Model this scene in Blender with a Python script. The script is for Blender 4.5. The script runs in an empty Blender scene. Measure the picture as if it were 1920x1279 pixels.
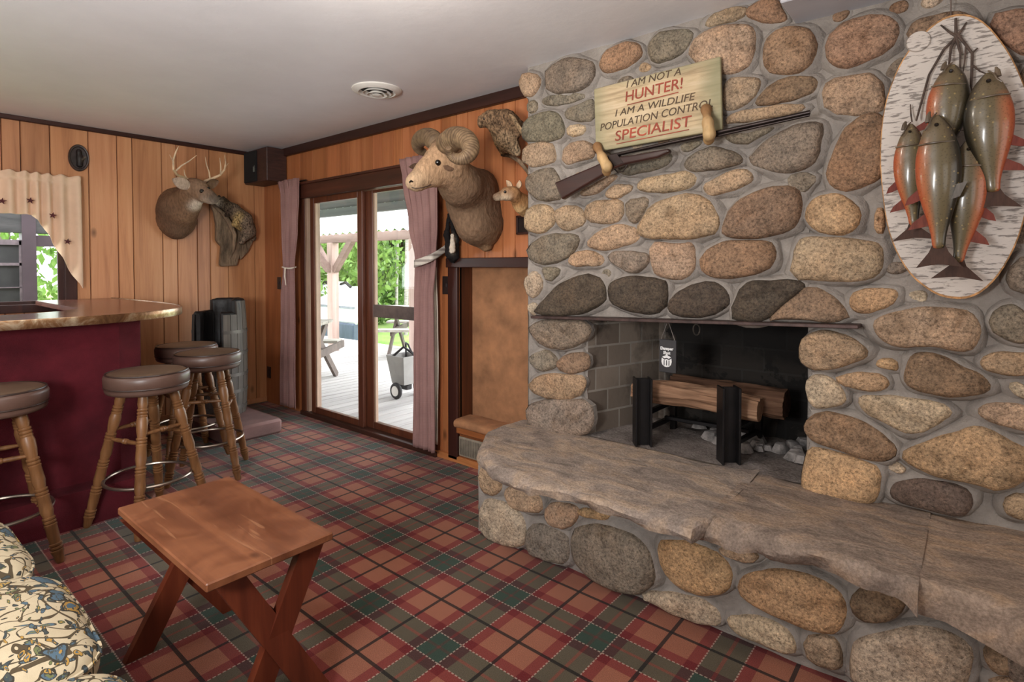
import bpy, math, random
import numpy as np
from math import sin, cos, pi, radians, sqrt
from mathutils import Vector, Matrix, noise as mnoise
random.seed(7); np.random.seed(7)
SC = bpy.context.scene
COL = SC.collection
# ---------------------------------------------------------------- camera, sky, lights, exposure
EYE = 1.367; FPX = 1045.0; YAW = radians(39.68); PIT = radians(1.44)
cam_d = bpy.data.cameras.new('camera'); cam = bpy.data.objects.new('camera', cam_d); COL.objects.link(cam)
cam.location = (0, 0, EYE); cam.rotation_euler = (pi/2 - PIT, 0, YAW)
cam_d.sensor_width = 36.0; cam_d.lens = 36.0*FPX/1920.0; cam_d.shift_y = (526.0-639.5)/1920.0
cam_d.clip_start = 0.05; SC.camera = cam
SC.view_settings.view_transform = 'Standard'; SC.view_settings.look = 'None'
SC.view_settings.exposure = 0.0; SC.view_settings.gamma = 1.0
try: SC.view_settings.use_curve_mapping = False
except Exception: pass
W = bpy.data.worlds.new('overcast_sky'); SC.world = W; W.use_nodes = True
W.node_tree.nodes['Background'].inputs[0].default_value = (0.93, 0.97, 1.0, 1)
W.node_tree.nodes['Background'].inputs[1].default_value = 8.0
def area(name, loc, target, sx, sy, power, col=(1, 1, 1)):
    d = bpy.data.lights.new(name, 'AREA'); d.shape = 'RECTANGLE'; d.size = sx; d.size_y = sy
    d.energy = power; d.color = col
    o = bpy.data.objects.new(name, d); COL.objects.link(o); o.location = loc
    o.rotation_euler = (Vector(target)-Vector(loc)).to_track_quat('-Z', 'Y').to_euler(); return o
def lamp(name, loc, power, rad, col):
    d = bpy.data.lights.new(name, 'POINT'); d.energy = power; d.shadow_soft_size = rad; d.color = col
    o = bpy.data.objects.new(name, d); COL.objects.link(o); o.location = loc; return o
area('fill_light_behind', (1.9, -2.6, 1.5), (-1.6, 2.0, 1.0), 2.6, 1.6, 38, (1.0, 0.98, 0.96))  # added soft fill from behind the camera; the wall there has no window
area('fill_light_side', (2.35, 0.7, 1.5), (-2.5, 1.2, 1.3), 1.8, 1.3, 15, (1.0, 0.98, 0.96))  # added side fill in front of the closed right wall
area('fill_light_sofa', (-1.9, -2.9, 1.6), (-2.4, 2.5, 1.9), 2.4, 1.3, 20, (1.0, 0.98, 0.96))  # added fill from behind the sofa, no window modelled there
area('ceiling_fill_light', (-.9, -.8, 1.45), (-2.2, .3, 2.487), .6, .6, 88, (0.98, 0.99, 1.0))  # added upward fill to brighten the ceiling
lamp('ceiling_lamp_room', (-1.52, 1.12, 2.33), 20, 0.08, (1.0, 0.90, 0.78))
lamp('ceiling_lamp_bar', (-3.5, -.9, 2.25), 18, 0.12, (1.0, 0.93, 0.84))
# ---------------------------------------------------------------- pixel rays of the photograph -> places in the room
_f = Vector((-sin(YAW)*cos(PIT), cos(YAW)*cos(PIT), -sin(PIT))); _r = Vector((cos(YAW), sin(YAW), 0)); _u = _r.cross(_f)
def ray(x, y): return _f + (x-960.)/FPX*_r + (526.-y)/FPX*_u
E0 = Vector((0, 0, EYE))
def onY(x, y, Y): d = ray(x, y); return E0 + d*(Y/d.y)
def onX(x, y, X): d = ray(x, y); return E0 + d*(X/d.x)
def onZ(x, y, Z): d = ray(x, y); return E0 + d*((Z-EYE)/d.z)
def dep(p): return (Vector(p)-E0).dot(_f)
# ---------------------------------------------------------------- materials
def lin(c):
    o = []
    for v in c[:3]:
        v = v/255.0; o.append(v/12.92 if v <= .04045 else ((v+.055)/1.055)**2.4)
    return (o[0], o[1], o[2], 1.0)
class NT:
    def __init__(s, name):
        s.m = bpy.data.materials.new(name); s.m.use_nodes = True; s.t = s.m.node_tree
        s.b = s.t.nodes['Principled BSDF']; s.out = s.t.nodes['Material Output']; s._tc = None
    def n(s, typ, **kw):
        nd = s.t.nodes.new(typ)
        for k, v in kw.items(): setattr(nd, k, v)
        return nd
    def l(s, a, b): s.t.links.new(a, b)
    def put(s, sock, v):
        if isinstance(v, (int, float)): sock.default_value = v
        elif isinstance(v, (tuple, list)): sock.default_value = v
        else: s.l(v, sock)
    def co(s, kind='Object'):
        if s._tc is None: s._tc = s.n('ShaderNodeTexCoord')
        return s._tc.outputs[kind]
    def map(s, scale=(1, 1, 1), rot=(0, 0, 0), loc=(0, 0, 0), vec=None):
        m = s.n('ShaderNodeMapping'); m.inputs['Scale'].default_value = scale; m.inputs['Rotation'].default_value = rot
        m.inputs['Location'].default_value = loc; s.l(vec or s.co(), m.inputs['Vector']); return m.outputs[0]
    def noise(s, scale=5, detail=3, rough=.5, dist=0, vec=None, out=0):
        n = s.n('ShaderNodeTexNoise'); n.inputs['Scale'].default_value = scale; n.inputs['Detail'].default_value = detail
        n.inputs['Roughness'].default_value = rough; n.inputs['Distortion'].default_value = dist
        s.l(vec or s.co(), n.inputs['Vector']); return n.outputs[out]
    def vor(s, scale=5, feature='F1', vec=None, out='Distance', rand=1.0):
        n = s.n('ShaderNodeTexVoronoi', feature=feature); n.inputs['Scale'].default_value = scale
        n.inputs['Randomness'].default_value = rand
        s.l(vec or s.co(), n.inputs['Vector']); return n.outputs[out]
    def ramp(s, fac, stops, interp='LINEAR'):
        r = s.n('ShaderNodeValToRGB'); r.color_ramp.interpolation = interp; el = r.color_ramp.elements
        while len(el) < len(stops): el.new(0.5)
        for e, (p, c) in zip(el, stops):
            e.position = p; e.color = c if len(c) == 4 else (c[0], c[1], c[2], 1)
        s.put(r.inputs[0], fac); return r.outputs[0]
    def f(s, fac, a, b, lo=0., hi=1.):
        m = s.n('ShaderNodeMapRange'); s.put(m.inputs[0], fac)
        for i, v in ((1, a), (2, b), (3, lo), (4, hi)): m.inputs[i].default_value = v
        return m.outputs[0]
    def mix(s, fac, a, b, mode='MIX'):
        m = s.n('ShaderNodeMix', data_type='RGBA', blend_type=mode); s.put(m.inputs[0], fac); s.put(m.inputs[6], a); s.put(m.inputs[7], b)
        return m.outputs[2]
    def math(s, op, a, b=0.0, c=0.0):
        m = s.n('ShaderNodeMath', operation=op); s.put(m.inputs[0], a); s.put(m.inputs[1], b); s.put(m.inputs[2], c); return m.outputs[0]
    def attr(s, name='Col'): return s.n('ShaderNodeVertexColor', layer_name=name).outputs[0]
    def sep(s, vec): n = s.n('ShaderNodeSeparateXYZ'); s.l(vec, n.inputs[0]); return n.outputs
    def bump(s, h, strength=.3, dist=.01, prev=None):
        b = s.n('ShaderNodeBump'); b.inputs['Strength'].default_value = strength; b.inputs['Distance'].default_value = dist
        s.l(h, b.inputs['Height'])
        if prev is not None: s.l(prev, b.inputs['Normal'])
        return b.outputs[0]
    def done(s, col, rough=.6, metal=0., spec=.5, normal=None):
        s.put(s.b.inputs['Base Color'], col); s.put(s.b.inputs['Roughness'], rough); s.b.inputs['Metallic'].default_value = metal
        s.b.inputs['Specular IOR Level'].default_value = spec
        if normal is not None: s.l(normal, s.b.inputs['Normal'])
        return s.m
def simple(name, c, rough=.6, metal=0., spec=.5, ns=8., na=.25, stretch=(1, 1, 1), bs=0., bst=.2, bd=.004, sheen=0.):
    """plain colour with a soft two-tone mottling and an optional bump"""
    t = NT(name); v = t.map(stretch); n = t.noise(ns, 4, .6, vec=v)
    a = lin([x*(1-na) for x in c]); b = lin([min(255, x*(1+na)) for x in c])
    col = t.ramp(n, [(.3, a), (.7, b)])
    nr = t.bump(t.noise(bs, 4, .6, vec=v), bst, bd) if bs else None
    if sheen:
        t.b.inputs['Sheen Weight'].default_value = sheen
    return t.done(col, rough, metal, spec, nr)
def wood(name, dark, mid, light, axis='Z', sc=1., rough=.45, knots=False, attr=False, spec=.4, bst=.08):
    t = NT(name); s = {'X': (1.2, 26, 26), 'Y': (26, 1.2, 26), 'Z': (26, 26, 1.2)}[axis]
    v = t.map(tuple(x*sc for x in s)); n1 = t.noise(1.0, 5, .65, .6, vec=v)
    s2 = {'X': (.6, 5, 5), 'Y': (5, .6, 5), 'Z': (5, 5, .6)}[axis]
    n2 = t.noise(1.0, 3, .5, .8, vec=t.map(tuple(x*sc for x in s2)))
    g = t.math('ADD', t.math('MULTIPLY', n1, .55), t.math('MULTIPLY', n2, .45))
    col = t.ramp(g, [(.30, lin(dark)), (.5, lin(mid)), (.70, lin(light))])
    if knots:
        ks = {'X': (2.2, 9, 9), 'Y': (9, 2.2, 9), 'Z': (5, 5, 2.6)}[axis]
        k = t.vor(1.0, vec=t.map(tuple(x*sc for x in ks)))
        col = t.mix(t.f(k, .035, .11, .7, 0.), col, lin([x*.45 for x in dark]))
    if attr: col = t.mix(1.0, col, t.attr(), 'MULTIPLY')
    return t.done(col, rough, 0, spec, t.bump(n1, bst, .003))
def painted(name, amt=.16, rough=.7, scale=60, stretch=(1, 1, 1), bst=.5, bd=.006, spec=.3, detail=5):
    """colour from the patch attribute of the mesh, with fine mottling"""
    t = NT(name); v = t.map(stretch); n = t.noise(scale, detail, .65, vec=v)
    k = t.f(n, .3, .7, 1-amt, 1+amt)
    c = t.n('ShaderNodeVectorMath', operation='SCALE'); t.l(t.attr(), c.inputs[0]); t.l(k, c.inputs['Scale'])
    return t.done(c.outputs[0], rough, 0, spec, t.bump(n, bst, bd))
# ---------------------------------------------------------------- objects
def tag(o, label=None, cat=None, group=None, kind=None):
    if label: o['label'] = label
    if cat: o['category'] = cat
    if group: o['group'] = group
    if kind: o['kind'] = kind
    return o
def thing(name, label, cat, loc=(0, 0, 0), group=None, kind=None):
    o = bpy.data.objects.new(name, None); COL.objects.link(o); o.location = loc; o.empty_display_size = .05
    return tag(o, label, cat, group, kind)
def origin(o):
    v = Vector((0, 0, 0))
    while o is not None: v += o.location; o = o.parent
    return v
def chaikin(P, it=2):
    for _ in range(it):
        Q = []
        for i in range(len(P)):
            a, b = P[i], P[(i+1) % len(P)]
            Q += [a*.75+b*.25, a*.25+b*.75]
        P = Q
    return P
def resample(P, n):
    L = [0.]
    for i in range(len(P)): L.append(L[-1] + (P[(i+1) % len(P)]-P[i]).length)
    out = []; j = 0
    for k in range(n):
        d = L[-1]*k/n
        while L[j+1] < d: j += 1
        u = (d-L[j])/max(1e-9, L[j+1]-L[j]); out.append(P[j].lerp(P[(j+1) % len(P)], u))
    return out
class MB:
    """collects vertices and faces, then links them as ONE mesh object"""
    def __init__(s): s.v = []; s.f = []; s.m = []; s.c = []; s.cur = 0; s.col = (1, 1, 1, 1); s.vc = {}
    def add(s, vs, fs):
        o = len(s.v); s.v += [tuple(v) for v in vs]
        for f in fs: s.f.append(tuple(i+o for i in f)); s.m.append(s.cur); s.c.append(s.col)
        return o
    def box(s, c, d, R=None, bev=0.):
        x, y, z = [q/2 for q in d]; vs = []
        if bev <= 0:
            vs = [Vector((i*x, j*y, k*z)) for i in (-1, 1) for j in (-1, 1) for k in (-1, 1)]
            fs = [(0, 1, 3, 2), (4, 6, 7, 5), (0, 4, 5, 1), (2, 3, 7, 6), (0, 2, 6, 4), (1, 5, 7, 3)]
        else:
            b = min(bev, x*.95, y*.95, z*.95); idx = {}
            for i in (-1, 1):
                for j in (-1, 1):
                    for k in (-1, 1):
                        for a in range(3):
                            p = [i*x, j*y, k*z]; sg = (i, j, k)
                            for q in range(3):
                                if q != a: p[q] -= sg[q]*b
                            idx[(i, j, k, a)] = len(vs); vs.append(Vector(p))
            fs = []
            for a in range(3):
                u, w = (a+1) % 3, (a+2) % 3
                for sg in (-1, 1):
                    q = []
                    for (p1, p2) in ((-1, -1), (1, -1), (1, 1), (-1, 1)):
                        t = [0, 0, 0]; t[a] = sg; t[u] = p1; t[w] = p2; q.append(idx[(t[0], t[1], t[2], a)])
                    fs.append(tuple(q if sg > 0 else q[::-1]))
                for p1 in (-1, 1):
                    for p2 in (-1, 1):
                        t0 = [0, 0, 0]; t1 = [0, 0, 0]; t0[a] = -1; t1[a] = 1
                        t0[u] = t1[u] = p1; t0[w] = t1[w] = p2
                        q = [idx[(*t0, u)], idx[(*t1, u)], idx[(*t1, w)], idx[(*t0, w)]]
                        fs.append(tuple(q if p1*p2 < 0 else q[::-1]))
            for i in (-1, 1):
                for j in (-1, 1):
                    for k in (-1, 1):
                        q = [idx[(i, j, k, a)] for a in range(3)]; fs.append(tuple(q if i*j*k > 0 else q[::-1]))
        if R is not None: vs = [R @ v for v in vs]
        c = Vector(c); s.add([v+c for v in vs], fs)
    def box2(s, a, b, bev=0.):
        s.box([(p+q)/2 for p, q in zip(a, b)], [abs(q-p) for p, q in zip(a, b)], None, bev)
    def beam(s, p0, p1, w, h, up=(0, 0, 1), bev=0.):
        p0, p1 = Vector(p0), Vector(p1); d = p1-p0; X = d.normalized(); Y = Vector(up).cross(X)
        if Y.length < 1e-4: Y = Vector((0, 1, 0)).cross(X)
        Y.normalize(); Z = X.cross(Y); R = Matrix((X, Y, Z)).transposed(); s.box((p0+p1)/2, (d.length, w, h), R, bev)
    def lathe(s, p0, p1, prof, seg=20, cap=True, flat=1.0, fdir=None):
        """prof: (t along p0->p1, radius)"""
        p0, p1 = Vector(p0), Vector(p1); d = p1-p0; X = d.normalized()
        A = X.cross(Vector(fdir) if fdir else Vector((0, 0, 1)))
        if A.length < 1e-3: A = X.cross(Vector((0, 1, 0)))
        A.normalize(); B = X.cross(A); vs = []; fs = []
        for t, r in prof:
            for k in range(seg):
                a = 2*pi*k/seg; vs.append(p0+d*t+A*cos(a)*r+B*sin(a)*r*flat)
        for i in range(len(prof)-1):
            for k in range(seg):
                k2 = (k+1) % seg; fs.append((i*seg+k, i*seg+k2, (i+1)*seg+k2, (i+1)*seg+k))
        if cap: fs.append(tuple(range(seg))[::-1]); fs.append(tuple((len(prof)-1)*seg+k for k in range(seg)))
        s.add(vs, fs)
    def tube(s, pts, rad, seg=10, closed=False, cap=True):
        pts = [Vector(p) for p in pts]; n = len(pts)
        if isinstance(rad, (int, float)): rad = [rad]*n
        vs = []; fs = []; pa = None
        for i, p in enumerate(pts):
            if closed: t = pts[(i+1) % n]-pts[i-1]
            else: t = pts[min(i+1, n-1)]-pts[max(i-1, 0)]
            t.normalize()
            if pa is None: pa = t.orthogonal().normalized()
            else: pa = (pa - t*pa.dot(t)).normalized()
            B = t.cross(pa)
            for k in range(seg): a = 2*pi*k/seg; vs.append(p+(pa*cos(a)+B*sin(a))*rad[i])
        for i in range(n if closed else n-1):
            j = (i+1) % n
            for k in range(seg): k2 = (k+1) % seg; fs.append((i*seg+k, i*seg+k2, j*seg+k2, j*seg+k))
        if cap and not closed: fs.append(tuple(range(seg))[::-1]); fs.append(tuple((n-1)*seg+k for k in range(seg)))
        s.add(vs, fs)
    def grid(s, fn, nu, nv, cu=False, cv=False):
        vs = [fn(i/(nu if cu else nu-1), j/(nv if cv else nv-1)) for i in range(nu) for j in range(nv)]; fs = []
        for i in range(nu if cu else nu-1):
            for j in range(nv if cv else nv-1):
                i2, j2 = (i+1) % nu, (j+1) % nv; fs.append((i*nv+j, i2*nv+j, i2*nv+j2, i*nv+j2))
        s.add(vs, fs)
    def prism(s, poly, d):
        n = len(poly); d = Vector(d); P = [Vector(p) for p in poly]
        fs = [tuple(range(n)), tuple(range(2*n-1, n-1, -1))]+[(i, n+i, n+(i+1) % n, (i+1) % n) for i in range(n)]
        s.add(P+[p+d for p in P], fs)
    def build(s, name, mats, parent=None, smooth=True, ang=40, loc=None, solid=0., vcol=None):
        if not isinstance(mats, (list, tuple)): mats = [mats]
        me = bpy.data.meshes.new(name)
        if parent is not None: off = origin(parent)
        elif loc is not None: off = Vector(loc)
        else:
            A = np.array(s.v); off = Vector(((A[:, 0].min()+A[:, 0].max())/2, (A[:, 1].min()+A[:, 1].max())/2, A[:, 2].min()))
        me.from_pydata([(v[0]-off.x, v[1]-off.y, v[2]-off.z) for v in s.v], [], s.f)
        for m in mats: me.materials.append(m)
        me.polygons.foreach_set('material_index', s.m)
        me.polygons.foreach_set('use_smooth', [bool(smooth)]*len(s.f))
        if vcol is not None:
            ca = me.color_attributes.new('Col', 'FLOAT_COLOR', 'POINT'); ca.data.foreach_set('color', np.asarray(vcol, dtype=np.float32).ravel())
        else:
            ca = me.color_attributes.new('Col', 'FLOAT_COLOR', 'CORNER')
            arr = np.repeat(np.array(s.c, dtype=np.float32), [len(f) for f in s.f], axis=0); ca.data.foreach_set('color', arr.ravel())
        me.update()
        if smooth and ang < 180:
            try: me.set_sharp_from_angle(angle=radians(ang))
            except Exception: pass
        o = bpy.data.objects.new(name, me); COL.objects.link(o)
        if parent is not None: o.parent = parent
        else: o.location = off
        if solid:
            md = o.modifiers.new('thickness', 'SOLIDIFY'); md.thickness = solid; md.offset = 0
        return o
def copy_tree(o, parent=None):
    c = o.copy(); COL.objects.link(c)
    if parent is not None: c.parent = parent
    for ch in list(o.children): copy_tree(ch, c)
    return c
from mathutils.bvhtree import BVHTree
def surf(mb, px, py):      # where the sight line of a photo pixel meets a body's skin
    d = ray(px, py).normalized(); t = BVHTree.FromPolygons([Vector(v) for v in mb.v], mb.f); h = t.ray_cast(E0, d)
    if h[0] is None:
        q = t.find_nearest(E0+d*3.5); return q[0], q[1]
    return h[0], h[1]
# ---- smooth-blended bodies (signed distance + surface nets)
def body(prims, res=.012, k=.012, kc=None, bump=None):
    """prims: ('c', p0, p1, r0, r1, colour) round cones, or ('e', centre, radii, rotation, colour) ellipsoids"""
    lo = np.array([1e9]*3); hi = -lo
    for q in prims:
        if q[0] == 'c':
            for p, r in ((q[1], q[3]), (q[2], q[4])):
                lo = np.minimum(lo, np.array(p)-r); hi = np.maximum(hi, np.array(p)+r)
        else:
            m = max(q[2]); lo = np.minimum(lo, np.array(q[1])-m); hi = np.maximum(hi, np.array(q[1])+m)
    lo -= 3*res+k; hi += 3*res+k; n = np.ceil((hi-lo)/res).astype(int)+1
    ax = [lo[i]+res*np.arange(n[i]) for i in range(3)]
    X, Y, Z = np.meshgrid(*ax, indexing='ij'); P = np.stack([X, Y, Z], -1)
    def dist(q, P):
        if q[0] == 'c':
            a = np.array(q[1], float); b = np.array(q[2], float); ba = b-a; pa = P-a
            h = np.clip((pa@ba)/max(1e-9, ba@ba), 0, 1)
            return np.linalg.norm(pa-h[..., None]*ba, axis=-1)-(q[3]+(q[4]-q[3])*h)
        R = np.array(q[3].transposed()) if q[3] is not None else np.eye(3); r = np.array(q[2], float)
        L = (P-np.array(q[1], float))@R.T
        k0 = np.linalg.norm(L/r, axis=-1); k1 = np.linalg.norm(L/(r*r), axis=-1)
        return k0*(k0-1)/np.maximum(k1, 1e-9)
    S = np.zeros(X.shape)
    for q in prims: S += np.exp(-np.clip(dist(q, P)/k, -50, 50))
    D = -k*np.log(np.maximum(S, 1e-30))
    D[0], D[-1], D[:, 0], D[:, -1], D[:, :, 0], D[:, :, -1] = (9e9,)*6 if False else (np.maximum(D[0], res), np.maximum(D[-1], res), np.maximum(D[:, 0], res), np.maximum(D[:, -1], res), np.maximum(D[:, :, 0], res), np.maximum(D[:, :, -1], res))
    c = [(i, j, l) for i in (0, 1) for j in (0, 1) for l in (0, 1)]
    sl = lambda o: D[o[0]:D.shape[0]-1+o[0], o[1]:D.shape[1]-1+o[1], o[2]:D.shape[2]-1+o[2]]
    acc = np.zeros(tuple(np.array(D.shape)-1)+(3,)); cnt = np.zeros(tuple(np.array(D.shape)-1))
    for a in c:
        for axs in range(3):
            if a[axs] == 0:
                b = list(a); b[axs] = 1; d0 = sl(a); d1 = sl(b); cr = (d0 < 0) != (d1 < 0)
                t = np.where(cr, d0/np.where(cr, d0-d1, 1), 0)
                for i in range(3): acc[..., i] += np.where(cr, a[i]+(t if i == axs else 0), 0)
                cnt += cr
    act = cnt > 0; idx = -np.ones(act.shape, int); idx[act] = np.arange(act.sum())
    g = np.argwhere(act); V = lo+res*(g+acc[act]/cnt[act][:, None]); F = []
    for axs in range(3):
        d0 = np.take(D, range(D.shape[axs]-1), axs); d1 = np.take(D, range(1, D.shape[axs]), axs); cr = np.argwhere((d0 < 0) != (d1 < 0))
        u, w = (axs+1) % 3, (axs+2) % 3
        for e in cr:
            if e[u] < 1 or e[w] < 1 or e[u] >= act.shape[u] or e[w] >= act.shape[w]: continue
            q = []
            for du, dw in ((-1, -1), (0, -1), (0, 0), (-1, 0)):
                z = e.copy(); z[u] += du; z[w] += dw; q.append(int(idx[tuple(z)]))
            if min(q) < 0: continue
            F.append(tuple(q) if D[tuple(e)] < 0 else tuple(q[::-1]))
    kc = kc or k*1.2; Wt = np.zeros((len(V), 1)); C = np.zeros((len(V), 3))
    for q in prims:
        w = np.exp(-np.clip(dist(q, V)/kc, -40, 40))[:, None]; Wt += w; C += w*np.array(lin(q[-1])[:3])
    C = np.concatenate([C/Wt, np.ones((len(V), 1))], 1)
    m = MB(); m.add([tuple(v) for v in V], F)
    if bump:
        sc_, am = bump
        A = np.zeros_like(V)
        Vv = V
        N = np.zeros_like(V)
        Fa = np.array(F); nrm = np.cross(Vv[Fa[:, 2]]-Vv[Fa[:, 0]], Vv[Fa[:, 3]]-Vv[Fa[:, 1]])
        for i in range(4): np.add.at(N, Fa[:, i], nrm)
        N /= np.maximum(1e-12, np.linalg.norm(N, axis=1))[:, None]
        dd = np.array([mnoise.fractal(Vector(v)*sc_, 1.0, 2.0, 3) for v in V])
        m.v = [tuple(v) for v in V+N*(dd*am)[:, None]]
    return m, C
# ================================================================ the setting
XL = -5.51; D = 2.74; CEIL = 2.487; YF = 2.50; XR = 2.5; YB = -3.0; HZ = 0.48
def plaid():
    t = NT('plaid_carpet'); s = t.sep(t.co()); P = .407
    def axis(v, o):
        q = t.math('FRACT', t.math('ADD', t.math('DIVIDE', t.math('SUBTRACT', v, o), P), .5))
        return t.math('MULTIPLY', t.math('ABSOLUTE', t.math('SUBTRACT', q, .5)), 2.0)      # 0 green centre .. 1 black line
    ax, ay = axis(s[0], -1.46), axis(s[1], 1.347)
    st = [(0, lin((80, 46, 40))), (.03, lin((42, 58, 50))), (.285, lin((88, 27, 29))), (.50, lin((126, 81, 64)))]
    g = t.n('ShaderNodeGamma'); g.inputs[1].default_value = .5
    t.l(t.mix(1.0, t.ramp(ax, st, 'CONSTANT'), t.ramp(ay, st, 'CONSTANT'), 'MULTIPLY'), g.inputs[0])
    c = t.mix(1.0, g.outputs[0], (1.50, 1.42, 1.34, 1), 'MULTIPLY')
    n = t.noise(420, 2, .7); c = t.mix(1.0, c, t.ramp(n, [(.3, (.5, .5, .5)), (.7, (1.4, 1.4, 1.4))]), 'MULTIPLY')
    n3 = t.noise(2.2, 3, .6); c = t.mix(1.0, c, t.ramp(n3, [(.3, (.86, .86, .86)), (.7, (1.06, 1.06, 1.06))]), 'MULTIPLY')
    for a, o in ((ax, 1), (ay, 0)):
        w = t.math('COMPARE', a, .293, .013)
        dash = t.math('GREATER_THAN', t.math('FRACT', t.math('MULTIPLY', s[o], 62.0)), .38)
        c = t.mix(t.math('MULTIPLY', t.math('MULTIPLY', w, dash), .5), c, lin((196, 178, 160)))
        c = t.mix(t.math('MULTIPLY', t.math('GREATER_THAN', a, .966), .88), c, lin((28, 24, 22)))
    t.b.inputs['Sheen Weight'].default_value = .12; t.b.inputs['Sheen Roughness'].default_value = .4
    return t.done(c, .95, 0, .15, t.bump(t.noise(300, 3, .7), .5, .004))
M_PLAID = plaid()
M_PANEL = wood('knotty_panelling', (148, 96, 64), (188, 132, 92), (206, 154, 112), 'Z', .8, .42, True, True)
M_PANEL2 = wood('backlit_panelling', (136, 80, 48), (170, 104, 64), (188, 124, 82), 'Z', .8, .42, True, True)  # door wall boards: backlit shade is put into the darker colour
M_GROOVE = simple('panel_groove', (58, 32, 22), .8)
M_DARKW = wood('dark_stained_trim', (34, 16, 12), (56, 28, 22), (74, 40, 30), 'Z', 1, .4)
M_DARKX = wood('dark_stained_crown', (34, 16, 12), (52, 27, 21), (70, 38, 29), 'X', 1, .4)
M_DARKY = wood('dark_stained_crown_side', (34, 16, 12), (52, 27, 21), (70, 38, 29), 'Y', 1, .4)
M_DOORW = wood('door_frame_brown', (60, 30, 20), (92, 50, 33), (118, 68, 44), 'Z', 1, .4)
M_CEIL = simple('painted_ceiling', (228, 226, 228), .45, 0, .4, 3, .015, bs=14, bst=.12, bd=.01)
M_WHITE = simple('white_paint', (226, 222, 214), .4, na=.03)
M_STRIP = simple('pale_weather_strip', (158, 130, 110), .5, na=.05)
def quad(name, pts, mat, kind='structure'):
    m = MB(); m.add([Vector(p) for p in pts], [(0, 1, 2, 3)]); o = m.build(name, mat, smooth=False, loc=(0, 0, 0)); return tag(o, kind=kind)
quad('floor', [(XL-.05, YB, 0), (XR, YB, 0), (XR, D+.02, 0), (XL-.05, D+.02, 0)], M_PLAID)
quad('ceiling', [(XL-.05, YB, CEIL), (XL-.05, D+.05, CEIL), (XR, D+.05, CEIL), (XR, YB, CEIL)], M_CEIL)
M_PLASTER = simple('tan_plaster', (196, 170, 142), .7, na=.05)
quad('wall_right', [(XR, YB, 0), (XR, YB, CEIL), (XR, D, CEIL), (XR, D, 0)], M_PLASTER)
quad('wall_front', [(XL, YB, 0), (XL, YB, CEIL), (XR, YB, CEIL), (XR, YB, 0)], M_PLASTER)
def panel_wall(name, fixed, axis, s0, s1, grooves, holes, mats, z0=0., z1=CEIL, thick=.016, sign=1):
    """vertical tongue-and-groove boards; fixed = plane coordinate, sign = direction away from the room"""
    m = MB(); br = sorted(set([s0, s1]+[g for g in grooves if s0 < g < s1]+[h[i] for h in holes for i in (0, 1)]))
    gset = set(grooves); rnd = random.Random(3); tint = 1.
    def P(s, d, z): return (s, fixed+sign*d, z) if axis == 'X' else (fixed+sign*d, s, z)
    for a, b in zip(br[:-1], br[1:]):
        if a in gset or a == s0: q = rnd.uniform(.86, 1.1); tint = (q, q*rnd.uniform(.97, 1.02), q*rnd.uniform(.94, 1.02), 1)
        ga = .005 if a in gset else 0; gb = .005 if b in gset else 0
        zs = [(z0, z1)]
        for h in holes:
            if a >= h[0]-1e-6 and b <= h[1]+1e-6:
                zs = [(q0, q1) for (p0, p1) in zs for q0, q1 in ((p0, min(p1, h[2])), (max(p0, h[3]), p1)) if q1-q0 > 1e-4]
        for q0, q1 in zs:
            m.cur = 0; m.col = tint
            pts = [P(a+ga, 0, q0), P(b-gb, 0, q0), P(b-gb, 0, q1), P(a+ga, 0, q1)]
            back = [P(a, thick, q0), P(b, thick, q0), P(b, thick, q1), P(a, thick, q1)]
            m.add(pts+back, [(0, 1, 2, 3), (0, 4, 5, 1), (1, 5, 6, 2), (2, 6, 7, 3), (3, 7, 4, 0)])
            m.cur = 1; m.col = (1, 1, 1, 1)
            bk = [P(a, thick*.7, q0), P(b, thick*.7, q0), P(b, thick*.7, q1), P(a, thick*.7, q1)]
            m.add(bk, [(0, 1, 2, 3)])
            m.add([P(a, .12, q0), P(b, .12, q0), P(b, .12, q1), P(a, .12, q1)], [(3, 2, 1, 0)])
    return tag(m.build(name, mats, smooth=False, loc=(0, 0, 0)), kind='structure')
gl = [onX(x, 300, XL).y for x in (3, 39, 94, 166, 219.5, 248, 303, 330.5, 368, 392, 426, 476)]
g0 = gl[0]
while g0 > YB: g0 -= random.choice((.1, .15, .2)); gl.append(g0)
WIN = (-.45, 1.205, 1.02, 2.03)
panel_wall('wall_left', XL, 'Y', YB, D, gl, [WIN], [M_PANEL, M_GROOVE], sign=-1)
gd = [onY(x, 270, D).x for x in (562, 586, 613, 638, 655, 677, 698, 716, 737, 754.6, 784, 827.7, 856, 877, 909, 943, 966)]
gd += [onY(526, 600, D).x]
DOOR = (-4.735, -2.985, 0.0, 2.075); NICHE = (-2.743, -1.90, 0.03, 1.40)
panel_wall('wall_back', D, 'X', XL, XR, gd, [DOOR, NICHE, (-1.62, -.40, .30, 1.70)], [M_PANEL2, M_GROOVE], sign=1)
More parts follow.
